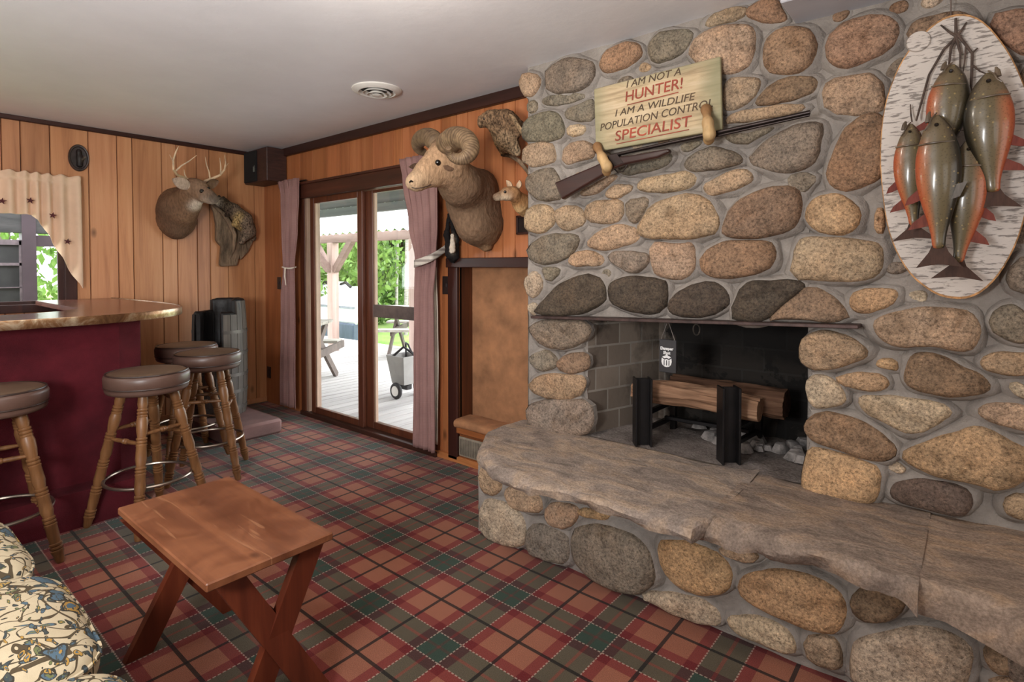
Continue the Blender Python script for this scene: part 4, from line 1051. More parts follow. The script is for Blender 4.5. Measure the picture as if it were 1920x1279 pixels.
# ---------------------------------------------------------------- bighorn ram
rm = thing('ram_head_mount', 'mounted bighorn ram head with curled horns above the right curtain', 'ram head', BW(900, 410, 0))
t1, t2, t3, dkb = (122, 97, 76), (104, 82, 64), (176, 142, 110), (88, 70, 56)
p = [cap(BW, (898, 362, .02, 44), (904, 418, .03, 44), t2), cap(BW, (908, 440, .05, 30), (912, 462, .04, 9), (150, 118, 86)), cap(BW, (884, 358, .16, 44), (862, 345, .34, 37), t1), cap(BW, (872, 385, .18, 34), (890, 420, .14, 36), t1),
     cap(BW, (862, 345, .34, 36), (842, 322, .46, 28), t1), cap(BW, (848, 298, .47, 25), (826, 300, .53, 24), t3), cap(BW, (842, 322, .46, 24), (815, 330, .56, 15), t3), cap(BW, (826, 298, .53, 23), (800, 318, .62, 16), t3), cap(BW, (800, 320, .62, 15), (780, 338, .69, 11), t3),
     cap(BW, (780, 339, .69, 10.5), (772, 343, .71, 8), (190, 166, 136)), cap(BW, (812, 336, .58, 9), (782, 348, .68, 6), (176, 146, 116)), cap(BW, (822, 272, .50, 13), (845, 268, .46, 14), dkb)]
m, c = body(p, .011, .022, .02, (45, .004)); m.build('head', M_FUR, rm, ang=180, vcol=c)
def horn_mat():
    t = NT('ram_horn'); n = t.noise(24, 4, .6); c = t.mix(t.f(n, .3, .7, 0, 1.), lin((84, 66, 50)), lin((138, 114, 86))); c = t.mix(1.0, c, t.attr(), 'MULTIPLY')
    return t.done(c, .6, 0, .3, t.bump(n, .4, .006))
M_HORN = horn_mat()
def horn(name, pts):
    # smooth Catmull path with ribbed rings
    P = [BW(*q[:3]) for q in pts]; Rr = [PR(a, q[3]) for a, q in zip(P, pts)]; path = []; rad = []; ns = 16
    for i in range(len(P)-1):
        a, b, c_, d_ = P[max(i-1, 0)], P[i], P[i+1], P[min(i+2, len(P)-1)]
        for k in range(ns):
            t = k/ns; path.append(.5*((2*b)+(c_-a)*t+(2*a-5*b+4*c_-d_)*t*t+(3*b-a-3*c_+d_)*t**3)); rad.append(Rr[i]+(Rr[i+1]-Rr[i])*t)
    path.append(P[-1]); rad.append(Rr[-1]*.6)
    rad = [r*(1+.05*abs(sin(i*.62+.6*sin(i*.21)))) for i, r in enumerate(rad)]
    m = MB(); m.tube(path, rad, 16); seg = 16
    m.c = []
    for i in range(len(path)-1):
        q = .74+.4*abs(sin(i*.62+.6*sin(i*.21))); m.c += [(q, q, q, 1)]*seg
    m.c += [(1, 1, 1, 1)]*2
    return m.build(name, M_HORN, rm, ang=60)
hc = (862, 277)
def curl(cx, cy, r0, r1, a0, a1, t0, t1, o0, o1, n=11):
    return [(cx+(r0+(r1-r0)*k/(n-1))*cos(a0+(a1-a0)*k/(n-1)), cy-(r0+(r1-r0)*k/(n-1))*sin(a0+(a1-a0)*k/(n-1))*.92, o0+(o1-o0)*k/(n-1), t0+(t1-t0)*(k/(n-1))**1.3) for k in range(n)]
horn('horn', [(836, 268, .52, 18)]+curl(861, 279, 23, 20, radians(150), radians(-185), 22, 5, .56, .80))
horn('horn', [(820, 268, .52, 16)]+curl(799, 272, 17, 15, radians(40), radians(265), 17.5, 6, .50, .30))
q = surf(m, 822, 305); ball('eye', q[0]-q[1]*.006, .018, M_EYE, rm); RM = m
m = MB(); m.tube([surf(RM, x, y)[0] for x, y in ((767.5, 342), (771, 339.5), (775, 341))], [.004, .007, .004], 8); m.build('nostril', M_EYE, rm)
m = MB(); m.tube([surf(RM, x, y)[0] for x, y in ((772, 351.5), (780, 353), (790, 352), (800, 349.5), (808, 346))], .003, 6); m.build('mouth', simple('dark_lip', (62, 48, 40), .7), rm)
ear('ear', surf(RM, 851, 317)[0], surf(RM, 841, 312)[0]+Vector((-.01, -.035, 0)), .020, (0, 0, 1), (112, 86, 68), (120, 94, 72), rm); ear('ear', BW(786, 310, .50), BW(766, 313, .50), .018, (0, 0, 1), (88, 66, 52), (90, 70, 56), rm)
# ---------------------------------------------------------------- grouse, fox and tail
gb = thing('grouse_mount', 'speckled brown mounted game bird on a branch, high on the wall beside the chimney', 'bird', BW(950, 250, 0))
sp1, sp2, sp3 = (128, 104, 80), (108, 86, 66), (170, 148, 120)
p = [cap(BW, (907, 226, .22, 10), (922, 222, .22, 13), sp1), cap(BW, (922, 222, .22, 14), (948, 226, .20, 18), sp2), cap(BW, (948, 226, .20, 18), (972, 240, .15, 14), sp2), cap(BW, (930, 240, .20, 13), (950, 262, .16, 20), sp1), cap(BW, (950, 262, .16, 18), (968, 284, .12, 10), sp3), cap(BW, (903, 230, .235, 5), (900, 235, .24, 3), sp2), cap(BW, (935, 262, .17, 8), (942, 284, .14, 5), sp1)]
m, c = body(p, .010, .014, .012, (60, .006)); m.build('body', M_SPECK, gb, ang=180, vcol=c); GBM = m
m = MB()
for k in range(7):
    a, b = BW(956+k*2.2, 214+k*3, .235), BW(972+k*3, 232+k*6, .15); m.lathe(a, b, [(0, .006), (.2, .018), (.75, .016), (1, .002)], 8, flat=.3); 
m.build('wing', simple('wing_feathers', (126, 104, 78), .9, ns=40, na=.55), gb)
m = MB(); m.tube([BW(940, 290, .10), BW(958, 292, .09), BW(974, 302, .07), BW(990, 322, .04), BW(994, 332, .012)], [.010, .014, .014, .012, .010], 8); m.build('branch', M_BARK, gb)
q = surf(GBM, 908, 223); ball('eye', q[0], .007, M_EYE, gb)
fx = thing('small_deer_mount', 'small tan mounted animal head with white muzzle, half hidden behind the chimney stones', 'animal head', BW(985, 385, 0))
tn, wt = (170, 124, 80), (214, 196, 170)
p = [cap(BW, (996, 388, .02, 17), (978, 380, .12, 15), tn), cap(BW, (978, 380, .12, 14), (962, 364, .22, 11), tn), cap(BW, (962, 362, .22, 11), (950, 362, .26, 9), (150, 112, 78)), cap(BW, (950, 363, .26, 8), (932, 368, .32, 4.5), (150, 112, 78)), cap(BW, (950, 369, .27, 5), (934, 371.5, .32, 3), wt), cap(BW, (976, 390, .14, 9), (984, 398, .08, 9), (200, 166, 118)), cap(BW, (930.5, 369, .33, 2.8), (928, 370, .335, 2.4), (70, 50, 42))]
m, c = body(p, .008, .012, .01, (60, .003)); m.build('head', M_FUR, fx, ang=180, vcol=c); FXM = m
ear('ear', BW(958, 353, .22), BW(949, 338, .23), .018, (1, 0, .2), (190, 160, 130), (122, 92, 66), fx); ear('ear', BW(970, 353, .19), BW(974, 338, .18), .020, (1, 0, .2), (200, 170, 140), (122, 92, 66), fx)
q = surf(FXM, 947, 360); ball('eye', q[0], .009, M_EYE, fx)
tl = thing('hanging_animal_tail', 'black and white animal tail hanging beside the curtain tieback under the ram', 'tail', BW(846, 450, 0))
p = [cap(BW, (841, 402, .05, 2.5), (838, 440, .06, 5), (30, 26, 26)), cap(BW, (838, 440, .06, 5), (845, 474, .07, 10), (26, 22, 22)), cap(BW, (845, 404, .05, 3), (854, 450, .06, 6), (28, 24, 24)), cap(BW, (854, 450, .06, 6), (852, 482, .06, 9), (24, 20, 20)), cap(BW, (848, 440, .10, 3), (848, 470, .115, 6), (210, 196, 178)), cap(BW, (846, 480, .07, 9), (848, 488, .06, 4), (20, 18, 18))]
m, c = body(p, .008, .008, .006, (60, .006)); m.build('fur', M_FUR, tl, ang=180, vcol=c)
m = MB(); m.tube([BW(843, 404, .05), BW(843, 396, .004)], .004, 6); m.build('hanger', simple('cord', (60, 44, 32), .8), tl)
fr = thing('small_picture_frame', 'small dark framed picture on the wall beside the chimney, under the small mounted head', 'picture', BW(985, 440, 0))
a, b = BW(971, 405, .0), BW(1003, 439, .0)
fbox('frame', [((a.x, D-.022, b.z), (a.x+.014, D, a.z)), ((a.x, D-.022, b.z), (b.x, D, b.z+.014)), ((a.x, D-.022, a.z-.014), (b.x, D, a.z))], M_DARKW, fr)
fbox('picture', [((a.x, D-.012, b.z), (b.x, D, a.z))], simple('dark_picture', (28, 22, 22), .3, ns=12, na=.4), fr)
# ---------------------------------------------------------------- speaker in the corner
sk = thing('loudspeaker', 'dark wooden loudspeaker hung high in the room corner', 'speaker', (-5.26, 2.6, 2.17))
s0 = Vector((-5.50, 2.54, 2.165)); s1 = Vector((-5.055, D-.005, 2.478))
m = MB(); m.box2(s0, s1, .006); m.build('cabinet', simple('speaker_walnut', (58, 36, 30), .5, ns=12, na=.2, stretch=(1, 1, 6)), sk, smooth=False)
m = MB(); m.box2((s0.x+.012, s0.y-.012, s0.z+.012), (s1.x-.19, s0.y+.004, s1.z-.012), .004); m.build('grille', simple('speaker_cloth', (16, 15, 15), .95, bs=300, bst=.5), sk, smooth=False)
m = MB(); q = LW(491, 322, .0); m.tube([(s1.x-.235, s0.y-.014, s0.z+.10), (s1.x-.235, s0.y-.014, s0.z+.15)], .004, 6); m.tube([(s1.x-.215, s0.y-.014, s0.z+.10), (s1.x-.215, s0.y-.014, s0.z+.16)], .003, 6); m.build('badge', simple('dull_badge', (112, 116, 108), .4, .6), sk)
# ---------------------------------------------------------------- oval plaque
ov = thing('oval_plaque', 'dark oval wall plaque with a raised figure, above the valance', 'plaque', LW(147, 321, 0))
c0 = LW(147, 296.5, .0); ry = (LW(167, 296, 0)-LW(128, 296, 0)).y/2; rz = (LW(147, 271, 0)-LW(147, 321, 0)).z/2
m = MB()
def fn(u, v):
    a = 2*pi*v; r, h = [(1.0, 0), (1.0, .016), (.94, .024), (.84, .022), (.78, .012), (.5, .010), (.02, .010)][int(round(u*6))]
    return (XL+h, c0.y+ry*r*cos(a), c0.z+rz*r*sin(a))
m.grid(fn, 7, 36, cv=True); m.build('frame', simple('blackened_frame', (52, 42, 40), .45, ns=14, na=.3, bs=60, bst=.4), ov, ang=35)
p = [('c', Vector((XL+.014, c0.y+.004, c0.z-.055)), Vector((XL+.016, c0.y+.004, c0.z+.0)), .022, .018, (30, 24, 24)), ('c', Vector((XL+.018, c0.y+.002, c0.z+.0)), Vector((XL+.02, c0.y-.002, c0.z+.038)), .018, .015, (34, 28, 26)), ('c', Vector((XL+.02, c0.y, c0.z+.05)), Vector((XL+.02, c0.y, c0.z+.055)), .014, .014, (40, 32, 30)), ('c', Vector((XL+.014, c0.y+.02, c0.z-.01)), Vector((XL+.014, c0.y+.042, c0.z+.012)), .009, .008, (120, 108, 98))]
m, c = body(p, .005, .008); m.build('relief_figure', painted('relief_paint', .2, .5, 30), ov, ang=180, vcol=c)
# ---------------------------------------------------------------- switch plates
def plate(fn, px, py, w, h, label, along):
    q = fn(px, py, 0); o = thing('switch_plate' if 'switch' in label else 'wall_outlet', label, 'switch' if 'switch' in label else 'outlet', q); m = MB()
    n = .006; P = lambda a, d, z: (q.x+a, D-d, q.z+z)
    m.box((q.x, D-n/2, q.z), (w, n, h), None, .002); m.build('plate', simple('brown_plate', (38, 28, 26), .4) if 'brown_plate' not in bpy.data.materials else bpy.data.materials['brown_plate'], o, smooth=False)
    for dz in ((0,) if 'switch' in label else (.022, -.022)):
        m = MB(); m.box((q.x, D-n-.003, q.z+dz), (.012, .008, .024) if 'switch' in label else (.026, .004, .030), None, .001); m.build('toggle' if 'switch' in label else 'socket', bpy.data.materials['brown_plate'], o, smooth=False)
plate(BW, 524, 531, .07, .118, 'dark light switch plate on the wall left of the left curtain', 'X')
plate(BW, 838, 535, .085, .128, 'dark light switch plate on the wall right of the right curtain', 'X')
plate(BW, 505, 698, .07, .115, 'dark electrical outlet low on the wall in the room corner', 'X')
# ---------------------------------------------------------------- curtains of the glass door
def curtain_mat():
    t = NT('mauve_weave'); s = t.sep(t.co()); n = t.noise(5, 4, .6)
    c = t.mix(t.f(n, .3, .7, 0, 1), lin((124, 90, 87)), lin((148, 112, 107)))
    w = t.math('SINE', t.math('MULTIPLY', s[2], 900.)); w2 = t.math('SINE', t.math('MULTIPLY', t.math('ADD', s[0], t.math('MULTIPLY', s[1], .6)), 700.))
    c = t.mix(t.f(t.math('ADD', w, w2), -1.5, 1.5, 0, .35), c, lin((184, 152, 144)))
    t.b.inputs['Transmission Weight'].default_value = 0
    return t.done(c, .85, 0, .2, t.bump(t.math('ADD', w, w2), .12, .001))
M_CURT = curtain_mat(); M_LINING = simple('cream_lining', (216, 204, 188), .85, na=.05)
def curtain(root, rows, y0, folds, amp, seed, name='cloth', mat=None, nz=70, nu=110):
    """rows: (z, x left, x right) from the rod down"""
    rows = sorted(rows, reverse=True); m = MB()
    def span(z):
        for (z0, a0, b0), (z1, a1, b1) in zip(rows[:-1], rows[1:]):
            if z <= z0+1e-6 and z >= z1-1e-6:
                t = (z0-z)/(z0-z1); t = t*t*(3-2*t); return a0+(a1-a0)*t, b0+(b1-b0)*t
        return rows[-1][1], rows[-1][2]
    zt, zb = rows[0][0], rows[-1][0]; wmax = max(b-a for z, a, b in rows)
    def fn(u, v):
        z = zt+(zb-zt)*v; a, b = span(z); w = (b-a)/wmax
        ph = 2*pi*folds*u+seed+.7*sin(u*9+seed)+.35*sin(v*5+u*4)
        A = amp*(.45+.75*(1-w))*(.7+.3*sin(u*17+seed)); 
        hd = 1 if v > .03 else .6
        return (a+(b-a)*u+.15*(b-a)/folds*sin(2*ph+1), y0+A*hd*sin(ph)+.006*mnoise.noise(Vector((u*9, v*3, seed))), z+(.008*mnoise.noise(Vector((u*14, 0, seed))) if v in (0., 1.) else 0))
    m.grid(fn, nu, nz); return m.build(name, mat or M_CURT, root, ang=180, solid=.004)
def rowsY(L, Y): return [(.5*(onY(a, y, Y).z+onY(b, y, Y).z), onY(a, y, Y).x, onY(b, y, Y).x) for y, a, b in L]
cl = thing('curtain', 'mauve curtain tied narrow at the left side of the sliding door', 'curtain', (-4.87, D-.1, .06), 'curtains at the sliding door')
curtain(cl, rowsY(((337, 521, 560), (365, 526, 560), (430, 529, 557), (503, 533, 552), (560, 527, 553), (762, 525, 554)), D-.10), D-.10, 4.5, .026, 1.2)
zt_ = onY(542, 502, D-.1); m = MB()
m.tube([(zt_.x+.085*cos(a), zt_.y+.048*sin(a), zt_.z+.006*sin(2*a)) for a in [2*pi*k/24 for k in range(24)]], .007, 8, closed=True)
m.tube([(zt_.x+.03, zt_.y-.055, zt_.z), (zt_.x+.032, zt_.y-.06, zt_.z-.08), (zt_.x+.05, zt_.y-.06, zt_.z-.16)], [.006, .006, .003], 7)
m.build('tieback_cord', M_LINING, cl)
cr = thing('curtain', 'mauve curtain with white lining edge drawn to the right side of the sliding door', 'curtain', (-2.99, D-.1, .05), 'curtains at the sliding door')
curtain(cr, rowsY(((292, 747, 822), (330, 754, 822), (420, 767, 823), (487, 780, 820), (560, 778, 814), (700, 776, 814), (842, 775, 816)), D-.11), D-.11, 5.5, .03, 3.1)
curtain(cr, rowsY(((500, 812, 818), (600, 812, 821), (700, 811, 823), (832, 810, 822)), D-.055), D-.055, 1.5, .012, 2.2, 'lining', M_LINING, 40, 24)
tb0, tb1, tb2 = onY(779, 495, D-.165), onY(812, 480, D-.155), onY(838, 466, D-.015)
def band():
    t = NT('trim_braid'); s = t.sep(t.co('Generated')); b = t.math('SINE', t.math('MULTIPLY', s[2], 26.)); n = t.noise(120, 2)
    return t.done(t.mix(t.f(t.math('ADD', b, n), .2, 1.2, 0, 1), lin((206, 198, 186)), lin((150, 140, 132))), .85, 0, .2, t.bump(n, .3, .003))
m = MB()
def fn(u, v):
    P = [tb0, tb1, tb2]; q = tb0.lerp(tb1, u*2) if u < .5 else tb1.lerp(tb2, u*2-1); d = sin(pi*u)*-.01
    return (q.x, q.y-.012, q.z+d+(.5-v)*.052)
m.grid(fn, 20, 5); m.build('tieback_band', band(), cr, ang=180, solid=.005)
rd = thing('curtain_rod', 'dark curtain rod bracket beside the speaker over the left curtain', 'curtain rod', BW(520, 345, 0))
m = MB(); a = BW(516, 348, .10); b = BW(563, 340, .10); m.tube([(a.x, D-.055, a.z+.01), (-4.63, D-.055, a.z+.01)], .008, 8); m.build('rod', simple('bronze_rod', (60, 44, 38), .4, .6), rd)
m = MB(); m.tube([(a.x, D-.055, a.z+.01), (a.x-.02, D-.05, a.z+.005), (a.x-.02, D, a.z+.005)], .009, 8); m.build('bracket', bpy.data.materials['bronze_rod'], rd)
# ---------------------------------------------------------------- swag valance with barn stars at the window
vl = thing('valance', 'cream swag valance with dark red stars over the bar window', 'curtain', (XL+.06, .5, 1.1))
M_CREAM = simple('muslin', (220, 188, 160), .9, ns=4, na=.05, bs=200, bst=.2)
yv = lambda px, py: LW(px, py, .07)
topz = yv(75, 330).z; yr = yv(152, 340).y
def vbot(y):
    pts = [(-1.2, yv(0, 400).z), (yv(60, 400).y, yv(30, 401).z), (yv(82, 425).y, yv(82, 425).z), (yv(112, 475).y, yv(112, 475).z), (yv(136, 515).y, yv(136, 515).z), (yr-.004, yv(152, 541).z), (9, yv(152, 541).z)]
    for (a, za), (b, zb) in zip(pts[:-1], pts[1:]):
        if y <= b: return za+(zb-za)*(y-a)/(b-a)
m = MB(); yl = -.5
def fn(u, v):
    y = yl+(yr-yl)*u; zb = vbot(y); ph = y*74+1.6*sin(y*13); hd = topz+.022
    z = hd+(zb-hd)*v; am = .012+.014*min(1, v*3)
    pin = 1-.8*math.exp(-((z-topz+.028)/.012)**2)
    return (XL+.062+am*pin*sin(ph)+.006*sin(y*23), y, z+(.007*sin(ph) if v < .06 else 0))
m.grid(fn, 240, 40); m.build('cloth', M_CREAM, vl, ang=180, solid=.003)
M_STAR = simple('star_red', (74, 22, 26), .8)
for px, py in ((4, 377), (57, 376), (99, 404), (127, 453)):
    q = LW(px, py, .10); m = MB(); r = .026
    pts = [Vector((XL+.098, q.y+r*(1 if k % 2 == 0 else .40)*sin(pi*k/5+.15), q.z+r*(1 if k % 2 == 0 else .40)*cos(pi*k/5+.15))) for k in range(10)]
    m.prism(pts, (.004, 0, 0)); m.build('star', M_STAR, vl, smooth=False)
rdv = thing('valance_rod', 'thin rod carrying the cream swag valance', 'curtain rod', (XL+.05, .4, topz-.01))
m = MB(); m.tube([(XL+.016, -.48, topz-.006), (XL+.016, yr-.01, topz-.006)], .006, 8); m.build('rod', bpy.data.materials['bronze_rod'], rdv)
# ---------------------------------------------------------------- recess: carpeted step and register
sx = thing('carpeted_step', 'tan carpeted wooden step in the recess beside the fireplace', 'step', (-2.33, D-.02, 0))
m = MB(); m.box2((-2.74, D-.045, .215), (-1.97, D+.118, .265), .006); m.build('board', wood('step_wood', (110, 60, 30), (156, 94, 52), (180, 116, 70), 'X'), sx, smooth=False)
m = MB()
def fn(u, v):
    b = v*2*pi; cx_ = -2.35; sxx = lambda q, p: abs(q)**p*(1 if q > 0 else -1)
    x = -2.742+.78*u; return (x, D+.035+.10*sxx(cos(b), .5), .285+.032*sxx(sin(b), .6)+.006*mnoise.noise(Vector((x*7, b, 3))))
m.grid(fn, 30, 24, cv=True); m.add([fn(0, j/24) for j in range(24)], [tuple(range(24))[::-1]]); m.build('carpet_pad', M_SHAG, sx)
m = MB(); m.box2((-2.738, D-.01, .034), (-1.97, D+.118, .215)); m.build('riser', wood('riser_wood', (90, 48, 26), (140, 82, 46), (165, 104, 62), 'X'), sx, smooth=False)
rg = thing('floor_register', 'small beige metal heating register below the carpeted step', 'vent', (-2.64, D-.02, .06))
m = MB(); m.box2((-2.735, D-.022, .055), (-2.45, D-.010, .19), .003); m.build('frame', simple('beige_metal', (150, 140, 124), .5, .2), rg, smooth=False)
for k in range(17): m = MB(); m.box2((-2.720+k*.0155, D-.027, .068), (-2.713+k*.0155, D-.020, .177)); m.build('louvre', simple('louvre_metal', (120, 112, 100), .5, .2) if 'louvre_metal' not in bpy.data.materials else bpy.data.materials['louvre_metal'], rg, smooth=False)
# ---------------------------------------------------------------- ceiling diffuser
vt = thing('ceiling_vent', 'round white air diffuser on the ceiling', 'vent', (-2.93, 2.19, CEIL-.06))
vc = onZ(707, 168, CEIL)
m = MB(); m.lathe((vc.x, vc.y, CEIL), (vc.x, vc.y, CEIL-1), [(0, .155), (.006, .155), (.016, .14), (.022, .115), (.010, .105), (.0, .10)], 44, cap=False); m.build('ring', M_WHITE, vt, ang=40)
for r, z in ((.088, .020), (.062, .030)): m = MB(); m.lathe((vc.x, vc.y, CEIL), (vc.x, vc.y, CEIL-1), [(z-.014, r-.022), (z-.012, r-.02), (z+.004, r), (z+.007, r+.001), (z+.004, r-.006)], 40, cap=False); m.build('cone', M_WHITE, vt, ang=60)
m = MB(); m.lathe((vc.x, vc.y, CEIL), (vc.x, vc.y, CEIL-1), [(.03, .001), (.032, .03), (.040, .034), (.044, .001)], 30, cap=False); m.build('hub', M_WHITE, vt, ang=60)
m = MB(); m.lathe((vc.x, vc.y, CEIL-.001), (vc.x, vc.y, CEIL-1), [(0, .001), (.001, .10)], 30, cap=False); m.build('throat', simple('dark_throat', (70, 68, 66), .8), vt)
# ================================================================ things on and in the fireplace
def FW(x, y, off): return onY(x, y, YF-off)       # off = distance in front of the mortar face
M_IRON = simple('black_iron', (26, 24, 25), .42, .5, .5, 12, .3)
def text(name, s, size, mat, parent, org, right, up, shear=0., bold=0., depth=.0015, squash=1.0, center=True):
    cu = bpy.data.curves.new(name, 'FONT'); cu.body = s; cu.size = size; cu.shear = shear; cu.offset = bold; cu.extrude = depth
    cu.align_x = 'CENTER' if center else 'LEFT'; cu.resolution_u = 3
    t = bpy.data.objects.new(name, cu); me = bpy.data.meshes.new_from_object(t); bpy.data.objects.remove(t); bpy.data.curves.remove(cu)
    me.name = name; n = right.cross(up); R = Matrix((right*squash, up, n)).transposed().to_4x4(); R.translation = org-origin(parent); me.transform(R)
    me.materials.clear(); me.materials.append(mat); o = bpy.data.objects.new(name, me); COL.objects.link(o); o.parent = parent; return o
# ---------------------------------------------------------------- hunter sign
q = [FW(1114, 166, .085), FW(1351, 109, .085), FW(1356, 241, .075), FW(1120, 287, .075)]
sg_ = thing('wooden_sign', 'weathered yellow-green wooden sign with joking hunter lettering on the stone wall', 'sign', (q[0]+q[1]+q[2]+q[3])/4)
ctr = (q[0]+q[1]+q[2]+q[3])/4; rt_ = ((q[1]+q[2])-(q[0]+q[3])).normalized(); up_ = ((q[0]+q[1])-(q[3]+q[2])); up_ = (up_-rt_*up_.dot(rt_)).normalized(); nn = rt_.cross(up_)
Ws = ((q[1]+q[2])-(q[0]+q[3])).length/2; Hs = ((q[0]+q[1])-(q[3]+q[2])).length/2
def sign_mat():
    t = NT('weathered_sign_board'); g = t.sep(t.co('Generated')); n = t.noise(1, 5, .65, .5, vec=t.map((3, 3, 38))); b = t.noise(3.2, 3, .6)
    c = t.ramp(n, [(.3, lin((140, 120, 92))), (.5, lin((186, 164, 130))), (.7, lin((206, 186, 156)))])
    cx = t.math('ABSOLUTE', t.math('SUBTRACT', g[0], .5)); cz = t.math('ABSOLUTE', t.math('SUBTRACT', g[2], .5))
    e = t.math('ADD', t.math('MAXIMUM', cx, t.math('MULTIPLY', cz, .9)), t.math('MULTIPLY', t.math('SUBTRACT', b, .5), .45))
    c = t.mix(t.f(e, .30, .48, 0, .75), c, lin((128, 128, 98)))
    return t.done(c, .7, 0, .3, t.bump(n, .2, .003))
R3 = Matrix((rt_, up_, nn)).transposed()
m = MB(); m.box(ctr, (Ws, Hs, .018), R3, .003); m.build('board', sign_mat(), sg_, smooth=False)
M_INKD = simple('dark_sign_paint', (70, 52, 34), .7); M_INKR = simple('red_sign_paint', (138, 56, 36), .7)
def SP(px, py):        # pixel to the sign's face
    d = ray(px, py); f0 = ctr+nn*.0096; return E0+d*((f0-E0).dot(nn)/d.dot(nn))
def sline(s, x0, x1, yb0, yb1, h, mat, shear, bold, nm):
    a, b = SP(x0, yb0), SP(x1, yb1); r = (b-a).normalized(); u = nn.cross(r).normalized(); cap_ = h
    o = text(nm, s, cap_/.70, mat, sg_, (a+b)/2, r, u, shear, bold)
    xs = [v.co.dot(r) for v in o.data.vertices]; w = max(xs)-min(xs); k = (b-a).length/w; c0 = ((a+b)/2-origin(sg_)).dot(r)
    for v in o.data.vertices: v.co += r*((v.co.dot(r)-c0)*(k-1))
    return o
px_m = dep(ctr)/FPX
sline('I AM NOT A', 1174, 1276, 165, 140, 13*px_m, M_INKD, .22, 0, 'lettering')
sline('HUNTER!', 1172, 1280, 191, 165, 19*px_m, M_INKR, .12, .0004, 'lettering')
sline('I AM A WILDLIFE', 1152, 1302, 219, 187, 13*px_m, M_INKD, .22, 0, 'lettering')
sline('POPULATION CONTROL', 1125, 1336, 246, 200, 14*px_m, M_INKD, .22, 0, 'lettering')
sline('SPECIALIST', 1152, 1296, 265, 236, 19*px_m, M_INKR, .12, .0004, 'lettering')
for (x0, y0_, x1, y1_) in ((1176, 197, 1272, 173), (1156, 270, 1292, 243)):
    a, b = SP(x0, y0_), SP(x1, y1_); m = MB(); m.beam(a, b, .004, .003, nn); m.build('underline', M_INKR, sg_, smooth=False)
# ---------------------------------------------------------------- long gun on two hoof hooks
gn = thing('long_gun', 'old long gun with dark stock resting on two hoof hooks under the sign', 'gun', FW(1280, 280, .12))
M_STOCK = wood('gun_stock', (28, 14, 12), (46, 24, 20), (64, 34, 26), 'X', 1.2, .3)
M_STEEL = simple('blued_steel', (52, 44, 42), .35, .8, .5, 10, .15)
G = lambda x, y: FW(x, y, .125)
axis = (G(1518, 212)-G(1143, 297)).normalized(); gup = Vector((0, -1, 0)).cross(axis)*-1
if gup.z < 0: gup = -gup
m = MB(); pts = [(1042, 343), (1056, 375), (1100, 349), (1126, 334), (1150, 318), (1176, 309), (1234, 297), (1258, 286), (1256, 279), (1190, 291), (1148, 296), (1124, 308), (1118, 311)]
poly = [G(x, y) for x, y in pts]; m.prism([p+Vector((0, -.016, 0)) for p in poly], (0, .034, 0))
o = m.build('stock', M_STOCK, gn, smooth=False); md = o.modifiers.new('round', 'BEVEL'); md.width = .009; md.segments = 3; md.limit_method = 'ANGLE'
m = MB(); m.tube([G(1146, 292), G(1519, 210.5)], .0085, 12); m.tube([G(1340, 256), G(1518, 216)], .005, 10); m.build('barrel', M_STEEL, gn)
m = MB(); m.prism([p+Vector((0, -.018, 0)) for p in [G(1134, 308), G(1150, 314), G(1172, 306), G(1160, 290), G(1144, 292)]], (0, .038, 0)); m.build('lock', M_STEEL, gn, smooth=False)
m = MB(); m.tube([G(1139, 303), G(1131, 292), G(1122, 287)], [.007, .006, .004], 8); m.build('hammer', M_STEEL, gn)
m = MB(); m.tube([G(1150, 315), G(1158, 323), G(1168, 322), G(1176, 309)], .0028, 8); m.tube([G(1160, 311), G(1161, 318)], .0025, 6); m.build('trigger_guard', M_STEEL, gn)
M_HOOF = painted('hoof_hair', .2, .6, 40, (1, 1, .3), .5, .004)
for (x0, y0_), (x1, y1_), lb_ in (((1120, 275), (1138, 316), 'tan hoof hook holding the gun near its stock'), ((1324, 205), (1330, 256), 'tan hoof hook holding the gun barrel at the sign edge')):
    hk = thing('hoof_hook', lb_, 'gun hook', FW((x0+x1)/2, y1_, .03), 'hoof hooks carrying the gun')
    A = FW(x0, y0_, .10); B = FW((x0+x1)/2, (y0_+y1_)/2, .158); Cc = FW(x1, y1_-4, .165); S = FW(x1-1, y1_+6, .12)
    p = [('c', FW(x0, y0_+6, .03), A, .020, .017, (92, 62, 40)), ('c', A, B, .017, .017, (150, 112, 74)), ('c', B, Cc, .018, .020, (196, 166, 120)), ('c', Cc, S, .019, .016, (176, 142, 98)), ('c', S, FW(x1-1, y1_+7, .07), .016, .008, (140, 104, 66))]
    m, c = body(p, .006, .010, .012); m.build('hoof', M_HOOF, hk, ang=180, vcol=c)
# ---------------------------------------------------------------- fish on a birch slab
fp = thing('trout_plaque', 'oval birch slab with five carved trout hung from twigs, on the stone wall', 'fish mount', FW(1790, 563, .09))
PO = .075; pc = FW(1784, 297, PO)
ax_ = (FW(1928, 290, PO)-FW(1641, 304, PO)).x/2; az_ = (FW(1795, 30, PO)-FW(1790, 564, PO)).z/2
def birch():
    t = NT('birch_bark'); v = t.map((22, 22, 120)); n = t.noise(1.0, 4, .6, .3, vec=v); b = t.noise(4.5, 4, .7); n3 = t.noise(60, 3, .7)
    c = t.mix(t.noise(3, 3), lin((190, 178, 168)), lin((212, 203, 194)))
    c = t.mix(t.f(n, .53, .60, 0, .72), c, lin((92, 82, 76)))
    c = t.mix(t.math('MULTIPLY', t.f(b, .60, .70, 0, 1.), t.f(n3, .42, .58, 0, .85)), c, lin((88, 82, 80)))
    return t.done(c, .7, 0, .3, t.bump(n, .25, .003))
m = MB(); n = 72; P = []
